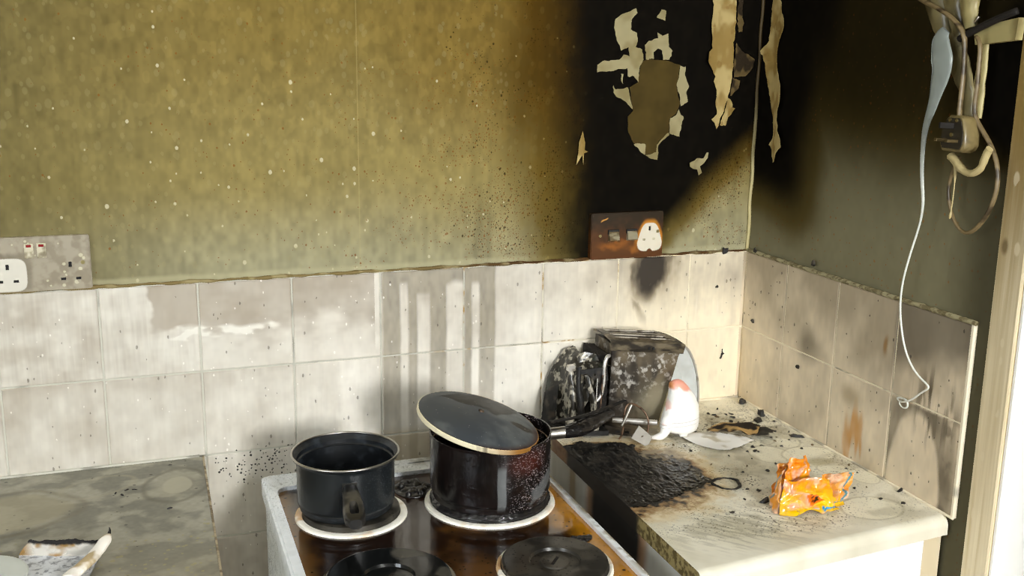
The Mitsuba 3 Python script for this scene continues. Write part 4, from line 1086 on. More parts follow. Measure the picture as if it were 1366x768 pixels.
# ------------------------------------------------------------------ burnt toaster
k = thing('toaster', 'burnt out two slot toaster with a sooty metal case against the tiled wall', 'toaster')
TT = np.array([[-0.3270, -0.0120], [-0.2230, -0.0560], [-0.2155, -0.1585], [-0.3310, -0.0985]])     # top plate: back left, back right, front right, front left
TZ = np.array([0.1655, 0.1640, 0.1640, 0.1650])
TBm = np.array([[-0.3360, -0.0120], [-0.2420, -0.0400], [-0.2420, -0.1230], [-0.3360, -0.1000]])


def quad(Q, u, v):
    return (1 - u) * (1 - v) * Q[0] + u * (1 - v) * Q[1] + u * v * Q[2] + (1 - u) * v * Q[3]


def boxq(u0, u1, v0, v1, z0, z1):
    """a piece of the case: fractions across its plan, heights in metres (the case leans a little)"""
    pts = []
    for z in (z0, z1):
        t = z / 0.165
        Q = TBm * (1 - t) + TT * t
        for u in (u0, u1):
            for v in (v0, v1):
                x, y = quad(Q, u, v)
                pts.append((x, y, z))
    return hull(pts)


case = to_m3(boxq(.03, .97, .04, .96, .010, .1600)) - to_m3(boxq(.06, .94, .09, .91, .030, .2))
case = case.refine_to_length(.02)
add(k + '__case', case, 'm_toaster', smooth=30, label='scorched metal case with white heat marks')
pl = []
for (u, v, w) in ((0, 0, 0), (1, 0, 0), (1, 1, 0), (0, 1, 0)):
    pass
topm = plate([(0, 0), (1, 0), (1, 1), (0, 1)], .0035, .08, holes=[[(.10, .24), (.88, .20), (.88, .40), (.10, .43)], [(.12, .60), (.86, .58), (.86, .78), (.12, .80)]])


def topmap(v):
    q = np.array([quad(TT, a, b) for a, b in v[:, :2]])
    z = np.array([quad(TZ, a, b) for a, b in v[:, :2]])
    crown = .004 * np.sin(np.pi * np.clip(v[:, 1], 0, 1)) + .0012 * (meshkit.fbm(np.stack([v[:, 0] * 6, v[:, 1] * 6, 0 * v[:, 0]], 1), 2) - .5)
    return np.stack([q[:, 0], q[:, 1], z + crown + v[:, 2]], 1)


add(k + '__top_plate', mapv(topm, topmap, flip=True), 'm_toaster_top', smooth=25, label='buckled top plate with two bread slots')
add(k + '__top_band', boxq(-.005, 1.0, .97, 1.005, .150, .1655), 'm_toaster_top')
for (u, v) in ((.52, 1.0), (.58, 1.0)):
    x, y = quad(TBm * .06 + TT * .94, u, v)
    add(k + '__vent_hole', cbox(x - .0016, x + .0016, y - .0025, y + .003, .1555, .1600), 'm_hole_shade')
def topbar(u0, v0, u1, v1, r):
    P_ = [np.r_[quad(TT, u0 + (u1 - u0) * t, v0 + (v1 - v0) * t), quad(TZ, u0 + (u1 - u0) * t, v0 + (v1 - v0) * t) + .006] for t in np.linspace(0, 1, 9)]
    return tube(P_, r, 8)


for v0, v1 in ((.25, .20), (.43, .41), (.59, .57), (.80, .78)):
    add(k + '__slot_rim', topbar(.08, v0, .90, v1, .0022), 'm_slot_rim', smooth=40, label='dull steel lip of a bread slot')
for v in (.31, .69):
    add(k + '__element_plate', boxq(.10, .90, v - .02, v + .02, .035, .150), 'm_char')
add(k + '__foot_strip', cat_(tube([(-0.3330, -0.118, .0270), (-0.2600, -0.150, .0250)], .0050, 12), ), 'm_bare_steel', smooth=40, label='bright bare steel bar along the foot')
base = rough(to_tm(to_m3(hull([(-0.345, -0.112, z) for z in (.0016, .016)] + [(-0.282, -0.158, z) for z in (.0016, .012)] + [(-0.270, -0.130, z) for z in (.0016, .016)] + [(-0.340, -0.090, z) for z in (.0016, .018)])).refine_to_length(.008)), .0015, 90)
base.vertices[:, 2] = np.maximum(base.vertices[:, 2], .0004)
add(k + '__base_tray', base, 'm_toaster', smooth=35)
for (x, y) in ((-.326, -.1260), (-.312, -.1360)):
    add(k + '__base_hole', rotz(cbox(x - .004, x + .004, y - .001, y + .003, .0055, .0095), -33, [x, y, 0]), 'm_hole_shade')
# the end with the lever, melted open
sh = []
endm = boxq(-.16, .0, .05, .92, .004, .140)
endm = rough(to_tm(to_m3(endm).refine_to_length(.010)), .004, 70, 3)
endm.vertices[:, 2] = np.maximum(endm.vertices[:, 2], .0006)
add(k + '__end_frame', endm, 'm_soot_black', smooth=30, label='black burnt end of the toaster')
shell = []
prof_s = [(-0.4290, .000), (-0.4265, .030), (-0.4160, .072), (-0.4020, .110), (-0.3880, .132), (-0.3700, .140)]
ps = spline([(x, -0.030, z) for x, z in prof_s], 18)
V, F = [], []
for i, p in enumerate(ps):
    for j, y in enumerate(np.linspace(-0.012, -0.105, 15)):
        s = j / 14
        inn = .016 * s + .020 * s * s
        V.append((p[0] + inn + .004 * math.sin(9 * s + i * .5), y, p[2] * (1 - .10 * s)))
for i in range(17):
    for j in range(14):
        a = i * 15 + j
        F += [(a, a + 1, a + 16), (a, a + 16, a + 15)]
g = tm(V, F)
g2 = tm(np.asarray(g.vertices) + [.0035, 0, -.001], np.asarray(g.faces)[:, ::-1])
sh_ = rough(cat_(g, g2), .0035, 60, 5)
sh_.vertices[:, 2] = np.maximum(sh_.vertices[:, 2], .0006)
add(k + '__melted_end_shell', sh_, 'm_melt_grey', smooth=40, label='grey white melted plastic shell of the lever end')
for j, (p0, p1, r0, r1) in enumerate((((-.404, -.088, .118), (-.410, -.100, .010), .0045, .009), ((-.392, -.096, .124), (-.386, -.112, .008), .004, .008), ((-.378, -.098, .110), (-.366, -.116, .006), .005, .007))):
    pts = spline([p0, tuple((np.array(p0) * .5 + np.array(p1) * .5) + [.004 * (-1) ** j, -.004, 0]), p1], 14)
    dm_ = rough(tube(pts, np.linspace(r0, r1, 14), 9), .0035, 80, 20 + j)
    dm_.vertices[:, 2] = np.maximum(dm_.vertices[:, 2], .0006)
    add(k + '__melted_drip', dm_, 'm_melt_grey' if j != 1 else 'm_char', smooth=45)
add(k + '__skirt', rough(hull([(x, y, z) for x, y in ((-.432, -.030), (-.424, -.110), (-.345, -.130), (-.340, -.05)) for z in (.003, .012)]), .001, 60, 9), 'm_char', smooth=False, label='charred skirt at the foot')
scorched = rough(to_tm(to_m3(hull([(-.440, -.045, .002), (-.434, -.060, .002), (-.430, -.030, .060), (-.414, -.060, .085), (-.424, -.070, .010), (-.418, -.045, .080)])).refine_to_length(.008)), .003, 90, 6)
add(k + '__burnt_flap', scorched, 'm_char', smooth=40)
brk = plate([(-.393, .118), (-.345, .124), (-.340, .100), (-.352, .092), (-.362, .098), (-.378, .112), (-.393, .110)], .003, holes=[[(-.366, .112), (-.362, .112), (-.362, .108), (-.366, .108)]])
add(k + '__lever_bracket', mapv(brk, lambda v: np.stack([v[:, 0], -.100 - v[:, 2] + .25 * (v[:, 0] + .37) * -1, v[:, 1]], 1)), 'm_char', label='blackened lever bracket')
add(k + '__lever_tab', rough(hull([(-.404 + a * .006, -.090 + b * .006, .122 + c * .005) for a in (-1, 1) for b in (-1, 1) for c in (-1, 1)]), .001, 200), 'm_bare_steel')
add(k + '__melted_cap', rough(to_tm(to_m3(hull([(-.386, -.07, .136), (-.352, -.075, .140), (-.358, -.09, .146), (-.378, -.085, .147), (-.35, -.09, .132), (-.388, -.09, .130)])).refine_to_length(.006)), .003, 120, 8), 'm_melt_grey', smooth=40)
add(k + '__support_rod', tube(spline([(-.3345, -.100, .1415), (-.3410, -.104, .1400), (-.3455, -.106, .130), (-.3475, -.108, .110), (-.3500, -.110, .085), (-.3560, -.112, .070), (-.3680, -.112, .062)], 28), np.linspace(.0036, .0030, 28), 10), 'm_bare_steel', smooth=True,
    label='bent pale rod at the lever end')
add(k + '__guide_rod', tube([(-.352, -.112, .110), (-.357, -.116, .020)], .0016, 8), 'm_copper', smooth=True)
add(k + '__guide_rod', tube([(-.362, -.112, .105), (-.366, -.116, .020)], .0012, 8), 'm_bare_steel', smooth=True)
# the far end: a pale curved cap
V, F = [], []
cp = spline([(-.1960, -.100, .152), (-.1840, -.100, .145), (-.1700, -.100, .125), (-.1600, -.100, .098), (-.1545, -.100, .070), (-.1530, -.100, .042), (-.1530, -.100, .002)], 20)
for i, p in enumerate(cp):
    for j in range(9):
        s = j / 8
        V.append((p[0] - .048 * s + .006 * s * (1 - s), p[1] - .004 + .024 * s - .008 * s * s, p[2] * (1 - .02 * s)))
for i in range(19):
    for j in range(8):
        a = i * 9 + j
        F += [(a, a + 9, a + 10), (a, a + 10, a + 1)]
g = tm(V, F)
g2 = tm(np.asarray(g.vertices) + [-.003, .001, -.001], np.asarray(g.faces)[:, ::-1])
add(k + '__end_cap', cat_(g, g2), 'm_endcap', smooth=45, label='pale grey curved end cap at the right')
add(k + '__cap_edge', tube(cp + [0.0008, -.004, 0], .0022, 8), 'm_bare_steel', smooth=True)

# white melted plastic in front of the toaster: drooped shell with a pulled-out foot
body = []
secs = [(0.0075, -0.2200, -0.1600, .026, .018), (.012, -0.2220, -0.1600, .034, .022), (.024, -0.2210, -0.1600, .036, .024), (.040, -0.2190, -0.1600, .0335, .024), (.056, -0.2170, -0.1590, .0295, .022), (.074, -0.2190, -0.1580, .0235, .018),
        (.090, -0.2250, -0.1570, .0185, .014), (.099, -0.2280, -0.1570, .013, .010), (.1025, -0.2280, -0.1570, .005, .005)]
V, F = [], []
for (z, cx, cy, rx, ry) in secs:
    for a in np.linspace(0, 2 * np.pi, 40, endpoint=False):
        V.append((cx + rx * math.cos(a) * math.cos(-.2) - ry * math.sin(a) * math.sin(-.2), cy + rx * math.cos(a) * math.sin(-.2) + ry * math.sin(a) * math.cos(-.2), z))
V = np.array(V)
for i in range(len(secs) - 1):
    for j in range(40):
        a, b = i * 40 + j, i * 40 + (j + 1) % 40
        F += [(a, b, b + 40), (a, b + 40, a + 40)]
V = np.vstack([V, [secs[0][1], secs[0][2], secs[0][0]], [secs[-1][1], secs[-1][2], secs[-1][0] + .001]])
last = (len(secs) - 1) * 40
for j in range(40):
    F += [(len(V) - 2, (j + 1) % 40, j), (len(V) - 1, last + j, last + (j + 1) % 40)]
lump = to_m3(tm(V, F))
foot = to_m3(tube(spline([(-.2420, -.1650, .034), (-.2530, -.1690, .020), (-.2590, -.1720, .009), (-.2690, -.1700, .0050), (-.2800, -.1650, .0035)], 22), np.r_[np.linspace(.013, .0085, 12), np.linspace(.0080, .0030, 10)], 12))
legs = to_m3(hull([(-.226, -.172, .0), (-.212, -.176, .0), (-.212, -.164, .0), (-.228, -.172, .016), (-.210, -.178, .016), (-.214, -.158, .016)]))
lm = lump + foot + legs
lm = lm.refine_to_length(.006)
lm = to_tm(lm)
lm.merge_vertices()
trimesh.smoothing.filter_taubin(lm, iterations=6)
lm = rough(lm, .0022, 45, 2)
lm.vertices[:, 2] = np.maximum(lm.vertices[:, 2] + .0012, .0006)
add('melted_plastic_lump', lm, 'm_lump', smooth=True, label='white lump of melted plastic with a pink top in front of the toaster', cat='melted plastic')

# bits in front of the toaster
k = thing('metal_tag', 'small grey diamond shaped metal plate standing on its corner in front of the toaster', 'metal plate')
dq = [(-.3070, .0345), (-.2855, .0130), (-.3050, -.0000), (-.3245, .0130)]
dm = plate([(-.3100, .0340), (-.2870, .0130), (-.2955, .0020), (-.3030, -.0000), (-.3275, .0150)], .0016, holes=[[(-.3085, .0165), (-.3040, .0170), (-.3042, .0150), (-.3087, .0146)]])
add(k + '__plate', mapv(dm, lambda v: np.stack([v[:, 0], -.1880 - v[:, 2] + .35 * v[:, 1], v[:, 1] + .0006], 1)), 'm_grey_plate')
add('bare_wire', tube(spline([(-.3345, -.150, .003), (-.3290, -.155, .030), (-.3190, -.152, .066), (-.3000, -.150, .060), (-.2830, -.155, .040), (-.2860, -.165, .018), (-.3020, -.172, .003)], 40), .0019, 7), 'm_copper', smooth=True,
    label='bent copper brown wire loop in front of the toaster', cat='wire')
add('bare_wire', tube(spline([(-.3350, -.160, .030), (-.3260, -.160, .048), (-.3160, -.158, .068)], 14), .0026, 8), 'm_rim', smooth=True, label='short shiny wire end leaning behind the pan handle', cat='wire')

# ------------------------------------------------------------------ things lying on the right worktop
def flat(poly, t, seed, curl=.002, refine=.006, z=.0008):
    pl_ = plate(poly, t, refine)
    v = np.asarray(pl_.vertices).copy()
    v[:, 2] += z + curl * meshkit.fbm(np.stack([v[:, 0] * 40, v[:, 1] * 40, 0 * v[:, 0]], 1), 2, seed)
    return tm(v, pl_.faces)


add('paper_sheet', flat(jag([(-.222, -.168), (-.205, -.160), (-.186, -.165), (-.165, -.172), (-.135, -.192), (-.112, -.210), (-.108, -.228), (-.128, -.240), (-.148, -.248), (-.172, -.254), (-.195, -.248), (-.212, -.222), (-.222, -.195)], .0012, 5, .008),
                        .0006, 3, .004), 'm_paper', smooth=40, label='pale scorched sheet of paper lying in front of the melted plastic', cat='paper')
add('charred_paper', flat(jag([(-.172, -.172), (-.140, -.158), (-.100, -.168), (-.072, -.192), (-.092, -.214), (-.120, -.214), (-.140, -.196)], .003, 6, .008), .0006, 8, .012, z=.0055), 'm_paper_brown', smooth=40,
    label='curled brown charred paper partly over the pale sheet', cat='paper')
add('charred_paper', flat(jag([(-.088, -.188), (-.060, -.190), (-.048, -.206), (-.078, -.230), (-.108, -.222)], .003, 16, .006), .0006, 18, .012, z=.0012), 'm_char', smooth=40, label='black brittle paper ash right of the pale sheet', cat='paper')
# burnt ring
th = np.linspace(0, 2 * np.pi, 60)
rg = np.stack([-.2560 + (.0215 + .002 * np.sin(5 * th)) * np.cos(th), -.3800 + (.0220 + .002 * np.sin(3 * th)) * np.sin(th), .0026 + 0 * th], 1)
add('burnt_ring', rough(tube(rg, .0011 + .0017 * np.clip(np.cos(th + .5), 0, 1) ** 2 + .0008 * np.clip(np.cos(th - 2.6), 0, 1), 7), .0012, 180), 'm_char', smooth=40, label='thin charred ring lying right of the burnt patch', cat='ring')


def flake(x, y, sx, sy, rot, seed, h=.003):
    r = np.random.default_rng(seed)
    a = np.sort(r.uniform(0, 2 * np.pi, 8))
    q = r.uniform(.55, 1.0, 8)
    P = np.stack([np.cos(a) * q * sx, np.sin(a) * q * sy], 1)
    ca, sa = math.cos(rot), math.sin(rot)
    P = P @ np.array([[ca, sa], [-sa, ca]])
    bot = np.c_[P + [x, y], np.full(8, .0004)]
    top = np.c_[P * .7 + [x, y] + r.normal(0, .2, 2) * min(sx, sy), h * r.uniform(.4, 1.0, 8)]
    return hull(np.vstack([bot, top]))


FG = 'charred flakes scattered on the cream worktop'
big_flakes = [(-.0440, -.1390, .016, .012, .6, .006, 'large dark charred flake at the back of the cream worktop near the corner'), (-.0200, -.1150, .006, .010, .2, .012, 'upright charred flake against the right hand tiles'),
              (-.0230, -.2330, .018, .006, 2.4, .006, 'long charred flake along the foot of the right hand tiles'), (-.1480, -.3760, .014, .009, .4, .006, 'shiny black charred lump left of the orange bag'),
              (-.2350, -.4560, .016, .005, .2, .007, 'glassy charred cinder beside the orange bag'), (-.0150, -.0420, .012, .010, .3, .012, 'crumbled char heap in the back corner of the cream worktop'),
              (-.0090, -.4900, .008, .006, .5, .008, 'dark charred crumb at the foot of the tiles near the front edge')]
for i, (x, y, sx, sy, ro, h, lb_) in enumerate(big_flakes):
    m = flake(x, y, sx, sy, ro, 100 + i, h)
    m = rough(to_tm(to_m3(m).refine_to_length(.004)), .0022, 160, i)
    m.vertices[:, 2] = np.maximum(m.vertices[:, 2], .0004)
    add('charred_flake', m, 'm_flake' if i != 3 else 'm_tar', smooth=False, label=lb_, cat='charred flake')
small = [(-.062, -.170), (-.093, -.130), (-.078, -.110), (-.120, -.105), (-.100, -.145), (-.034, -.180), (-.058, -.240), (-.083, -.262), (-.020, -.275), (-.132, -.270), (-.150, -.268), (-.182, -.272), (-.232, -.215), (-.250, -.205),
         (-.238, -.232), (-.130, -.330), (-.165, -.352), (-.205, -.345), (-.188, -.322), (-.238, -.402), (-.222, -.415), (-.196, -.430), (-.215, -.395), (-.020, -.372), (-.034, -.386), (-.028, -.404), (-.050, -.402), (-.058, -.505), (-.045, -.462),
         (-.030, -.520), (-.070, -.455), (-.255, -.440), (-.300, -.470), (-.120, -.160), (-.070, -.090), (-.140, -.085), (-.015, -.205), (-.270, -.300), (-.240, -.300), (-.160, -.300), (-.105, -.255), (-.045, -.290)]
small += [(rng.uniform(-.20, -.012), rng.uniform(-.27, -.06)) for _ in range(34)]
for i, (x, y) in enumerate(small):
    s = rng.uniform(.0022, .0065)
    add('soot_crumb', flake(x + rng.normal(0, .003), y + rng.normal(0, .003), s, s * rng.uniform(.45, .9), rng.uniform(0, 3), 300 + i, .0028), 'm_flake_brown' if i % 5 == 3 else 'm_flake', label='tiny dark soot crumb scattered on the cream worktop',
        cat='soot crumb', group='soot crumbs scattered on the cream worktop')


def wall_bit(key, pts, right, label):
    m = plate(jag(pts, .0007, len(pts), .003), .0030)
    add(key, on_right(m, .0016) if right else on_back(m, .0016), 'm_flake', label=label, cat='charred flake')


def clump(cx, cz, s, seed):
    r = np.random.default_rng(seed)
    a = np.linspace(0, 2 * np.pi, 9, endpoint=False)
    q = r.uniform(.4, 1, 9) * s
    return np.stack([cx + np.cos(a) * q, cz + np.sin(a) * q], 1)


wall_bit('charred_flake', clump(-.0510, .299, .0085, 1), False, 'black flake stuck on the tile edge left of the corner')
wall_bit('charred_flake', clump(-.0640, .229, .0040, 2), False, 'black speck stuck on the upper tile nearest the corner')
wall_bit('charred_flake', clump(-.2150, .312, .0075, 3), True, 'black flake stuck above the second right hand tile')
wall_bit('charred_flake', clump(-.0330, .3020, .0055, 4), True, 'small black flake on the bead right beside the corner')
wall_bit('charred_flake', clump(-.0400, .165, .0060, 5), True, 'black flake on the first upper right hand tile')
wall_bit('charred_flake', clump(-.1920, .118, .0055, 6), True, 'spidery black flake on the second lower right hand tile')
wall_bit('charred_flake', [(-.0460, .090), (-.0440, .096), (-.0435, .103), (-.0420, .095), (-.0390, .093), (-.0425, .0915), (-.0465, .0830), (-.0490, .0840)], False, 'small twig like flake on the lower tile by the corner')

# ------------------------------------------------------------------ crumpled orange sweet bag
k = thing('plastic_bag', 'crumpled orange and yellow cellophane bag lying on the cream worktop', 'plastic bag')


def crumple(corners, nu, nv, amp, freq, seed, bend=None):
    """a sheet between four corners, creased"""
    Q = [np.array(c, float) for c in corners]
    u, v = np.meshgrid(np.linspace(0, 1, nu), np.linspace(0, 1, nv), indexing='ij')
    P = ((1 - u) * (1 - v))[..., None] * Q[0] + (u * (1 - v))[..., None] * Q[1] + (u * v)[..., None] * Q[2] + ((1 - u) * v)[..., None] * Q[3]
    n = np.cross(Q[1] - Q[0], Q[3] - Q[0])
    n /= np.linalg.norm(n)
    w = np.stack([u * freq, v * freq, 0 * u + seed], -1)
    cr = np.abs(meshkit.noise(w, seed) - .5) * 2 - .5 + .5 * (np.abs(meshkit.noise(w * 2.1, seed + 1) - .5) * 2 - .5)
    P = P + n * (amp * cr)[..., None]
    if bend is not None:
        P = P + n * (bend * 4 * u * (1 - u))[..., None]
    P = P + (meshkit.noise(w * 1.3 + 9, seed + 2)[..., None] - .5) * [.008, .008, .006]
    P[..., 2] = np.maximum(P[..., 2], .0008)
    F_ = []
    for i in range(nu - 1):
        for j in range(nv - 1):
            a = i * nv + j
            F_ += [(a, a + nv, a + nv + 1), (a, a + nv + 1, a + 1)]
    return P.reshape(-1, 3), np.array(F_), u.ravel(), v.ravel()


def film(name, corners, cfn, seed, amp=.010, freq=3.2, bend=None, label=None, nu=34, nv=30):
    P, F_, u, v = crumple(corners, nu, nv, amp, freq, seed, bend)
    col = cfn(u, v, P, seed)
    add(k + '__' + name, tm(P, F_), 'm_vcol', smooth=False, color=np.clip(col * .75, 0, 1), label=label)


def ramp(u, v, P, seed):
    s = meshkit.fbm(np.stack([u * 5, v * 5, 0 * u], 1), 3, seed)[:, None]
    yel, org, pch = np.array(lin(252, 200, 10)), np.array(lin(248, 150, 22)), np.array(lin(246, 188, 150))
    t = np.clip((P[:, 2:3] - .012) / .035 + (s - .5) * 1.4, 0, 1)
    c = yel * (1 - t) + org * t
    t2 = np.clip((s - .58) * 6, 0, 1)
    c = c * (1 - t2) + pch * t2
    return c


def prints(u, v, P, seed):
    c = ramp(u, v, P, seed)
    lz = (np.abs((u - .62) * 1.0 + (v - .38) * .5) < .13) & (np.abs((v - .38) - .3 * (u - .62)) < .13)
    c[lz] = lin(238, 112, 10)
    for (cu, cv, ru, rv) in ((.58, .45, .028, .05), (.65, .38, .028, .05), (.60, .33, .04, .02), (.68, .45, .02, .04)):
        e = ((u - cu) / ru) ** 2 + ((v - cv) / rv) ** 2
        c[(e < 1) & (e > .15)] = lin(48, 28, 12)
    wv = (np.abs(v - .14 - .04 * np.sin(u * 14)) < .035) & (u > .72)
    c[wv] = lin(20, 150, 200)
    wv = (np.abs(v - .10) < .03) & (u > .46) & (u < .66)
    c[wv] = lin(246, 244, 240)
    return c


def peach(u, v, P, seed):
    s = meshkit.fbm(np.stack([u * 4, v * 4, 0 * u], 1), 3, seed)[:, None]
    t = np.clip((s - .4) * 5, 0, 1)
    c = np.array(lin(250, 200, 160)) * (1 - t) + np.array(lin(250, 168, 60)) * t
    b = np.abs(u - .85 - .05 * np.sin(v * 9)) < .04
    c[b] = lin(90, 150, 160)
    return c


film('printed_front', [(-.2420, -.5060, .001), (-.1450, -.5180, .001), (-.1500, -.4920, .040), (-.2250, -.4850, .046)], prints, 3, label='yellow printed front of the bag', bend=.006)
film('upper_fold', [(-.2330, -.4850, .022), (-.1600, -.4780, .020), (-.1650, -.4620, .068), (-.2060, -.4760, .074)], ramp, 8, amp=.013)
film('back_fold', [(-.2340, -.4700, .001), (-.1500, -.4600, .001), (-.1580, -.4500, .055), (-.2170, -.4600, .062)], peach, 12, amp=.010)
film('left_fold', [(-.2430, -.5050, .001), (-.2330, -.4650, .001), (-.2150, -.4720, .060), (-.2330, -.4920, .044)], peach, 15, amp=.007, nu=22, nv=26)
film('right_flap', [(-.1680, -.4960, .006), (-.1150, -.4950, .003), (-.1010, -.4880, .044), (-.1450, -.4720, .040)], peach, 21, amp=.010, label='peach and orange flap standing up at the right')
film('yellow_corner', [(-.1700, -.5130, .001), (-.1220, -.5000, .001), (-.1260, -.4930, .010), (-.1650, -.4980, .018)], lambda u, v, P, s: np.where((np.abs(v - .5) < .18)[:, None] & (u > .55)[:, None], lin(120, 190, 220), lin(250, 196, 20)) + 0 * P, 31,
     amp=.003, nu=20, nv=14)
for j, c4 in enumerate(([(-.2300, -.4700, .030), (-.1700, -.4650, .030), (-.1720, -.4600, .078), (-.2080, -.4640, .080)], [(-.1500, -.4950, .006), (-.1040, -.4920, .004), (-.0960, -.4850, .040), (-.1420, -.4850, .050)],
                        [(-.2460, -.5080, .001), (-.2050, -.5150, .001), (-.2100, -.5000, .045), (-.2400, -.4900, .046)])):
    P, F_, u, v = crumple(c4, 16, 14, .008, 3.0, 40 + j)
    add(k + '__clear_film', tm(P, F_), 'm_clear', smooth=False, label='clear cellophane' if j == 0 else None)

# ------------------------------------------------------------------ hanging cable, plug and melted fittings on the right wall
k = thing('melted_casing', 'sagging brown melted plastic casing hanging at the top of the right wall', 'melted plastic')


def sag(pts, widths, depth, seed, n=40, sides=14, rough_=.004):
    p = spline(pts, n)
    w = np.interp(np.linspace(0, 1, n), np.linspace(0, 1, len(widths)), widths)
    m = tube(p, w, sides, flat=depth, hint=(1, 0, 0))
    return rough(m, rough_, 38, seed)


add(k + '__lobe', sag([(-.024, -.470, .86), (-.026, -.474, .78), (-.026, -.486, .735), (-.025, -.500, .700), (-.024, -.510, .684)], [.024, .024, .022, .019, .010], .5, 3), 'm_melt_brown', smooth=45)
add(k + '__lobe', sag([(-.024, -.505, .86), (-.025, -.512, .77), (-.026, -.522, .725), (-.025, -.532, .694)], [.017, .018, .017, .010], .6, 5), 'm_melt_brown', smooth=45)
add(k + '__lobe', sag([(-.030, -.545, .87), (-.031, -.548, .78), (-.032, -.552, .735), (-.031, -.556, .705)], [.021, .024, .021, .010], .5, 7), 'm_bracket', smooth=45, label='paler smooth lobe')
add(k + '__drip', sag([(-.024, -.512, .690), (-.026, -.526, .672), (-.027, -.542, .652), (-.028, -.556, .630), (-.028, -.566, .600), (-.026, -.570, .570)], [.022, .020, .015, .013, .012, .010], .45, 9), 'm_melt_brown', smooth=45)
br = thing('shelf_bracket', 'pale scorched bracket arm between the melted casing and the door post', 'bracket')
add(br + '__arm', hull([(x, y, z) for x in (-.034, -.022) for y, z in ((-.566, .704), (-.572, .682), (-.640, .688), (-.642, .716))]), 'm_bracket')
add(br + '__rod', tube(spline([(-.036, -.545, .690), (-.038, -.580, .704), (-.036, -.640, .724)], 16), .0048, 10), 'm_soot_black', smooth=True, label='black rod along the top of the arm')
add('screw_hook', tube([(-.030, -.5680, .7085), (-.036, -.5700, .7120), (-.034, -.5735, .7190)], .0024, 8), 'm_rim', smooth=True, label='small hook above the pale bracket arm', cat='hook')
k = thing('power_cable', 'scorched flat power cable looping down from the melted casing', 'cable')
cab = [(-.040, -.455, .752), (-.043, -.472, .744), (-.045, -.511, .730), (-.044, -.542, .713), (-.042, -.557, .697), (-.040, -.561, .672), (-.040, -.563, .640), (-.042, -.565, .600), (-.043, -.567, .585)]
add(k + '__lead', tube(spline(cab, 60), .0042, 8, flat=.7), 'm_cable', smooth=True)
cab2 = [(-.034, -.573, .693), (-.036, -.582, .684), (-.037, -.586, .660), (-.036, -.586, .620), (-.035, -.587, .590), (-.034, -.600, .572), (-.033, -.621, .548), (-.033, -.634, .523), (-.033, -.637, .496), (-.034, -.630, .467), (-.036, -.614, .441),
        (-.037, -.594, .430), (-.038, -.576, .440), (-.038, -.562, .462), (-.038, -.556, .486), (-.039, -.561, .510), (-.040, -.572, .532)]
add(k + '__loop', tube(spline(cab2, 110), .0036, 8, flat=.7), 'm_cable', smooth=True)
k = thing('trunking_strip', 'narrow brown melted strip hanging straight down to the plug', 'melted plastic')
add(k + '__strip', sag([(-.022, -.574, .690), (-.022, -.576, .65), (-.023, -.577, .61), (-.024, -.577, .585)], [.008, .009, .010, .010], .5, 14, rough_=.0015), 'm_bracket', smooth=45)

k = thing('mains_plug', 'scorched three pin mains plug hanging among the cables on the right wall', 'plug')
pc = np.array([-.046, -.576, .564])
fx = np.array([-0.97, 0.06, 0.05])        # the way its pins point
fx /= np.linalg.norm(fx)
fy = np.cross([0, 0, 1], fx)
fy /= np.linalg.norm(fy)
fz = np.cross(fx, fy)
RP = np.stack([fx, fy, fz], 1)


def plugm(m):
    return mapv(m, lambda v: v @ RP.T + pc)


def plug_outline(s):
    return [(a * s, b * s) for a, b in ((-.0255, -.016), (-.0245, .002), (-.017, .020), (-.012, .0245), (.012, .0245), (.017, .020), (.0245, .002), (.0255, -.016), (.020, -.0245), (-.020, -.0245))]


def slabx(pts, x0, x1):
    return mapv(plate(pts, x1 - x0), lambda v: np.stack([v[:, 2] + x0, v[:, 0], v[:, 1]], 1))


add(k + '__body', plugm(cat_(hull(np.vstack([slabx(plug_outline(1.0), -.004, .010).vertices, slabx(plug_outline(.90), .010, .013).vertices, slabx(plug_outline(.86), -.014, -.004).vertices])))), 'm_plug', smooth=40)
add(k + '__pin_face', plugm(slabx(plug_outline(.84), .0128, .0142)), 'm_plug_face', label='dark face with the pins')
add(k + '__pin', plugm(cbox(.013, .036, -.002, .002, .006, .014, .0005)), 'm_soot_black', label='black earth pin')
for s in (-1, 1):
    add(k + '__pin', plugm(cbox(.013, .031, s * .011 - .0032, s * .011 + .0032, -.0120, -.0078, .0005)), 'm_pin')
for s in (-1, 1):
    add(k + '__screw', plugm(mapv(trimesh.creation.cylinder(.0024, .002, sections=14), lambda v: np.stack([v[:, 2] + .0148, v[:, 0] + s * .0065, v[:, 1] + .0175], 1))), 'm_screw', smooth=40)
add(k + '__screw', plugm(mapv(trimesh.creation.cylinder(.0028, .002, sections=14), lambda v: np.stack([v[:, 2] + .0148, v[:, 0], v[:, 1] - .002], 1))), 'm_screw', smooth=40)
k = thing('melted_strand', 'cream melted plastic strand drooping below the mains plug', 'melted plastic')
add(k + '__loop', rough(tube(spline([(-.044, -.560, .532), (-.045, -.572, .525), (-.046, -.586, .516), (-.046, -.603, .513), (-.045, -.616, .520), (-.044, -.622, .534), (-.044, -.628, .548)], 30), np.r_[np.full(10, .0062), np.full(20, .0052)], 9), .0012, 120), 'm_melt_tape', smooth=40)
add(k + '__thread', tube(spline([(-.045, -.572, .528), (-.045, -.573, .505), (-.045, -.573, .470), (-.045, -.571, .446)], 24), np.r_[np.linspace(.0042, .0012, 9), np.full(11, .0009), [.0010, .0018, .0020, .0008]], 8), 'm_melt_tape', smooth=True, label='thin thread hanging from it')

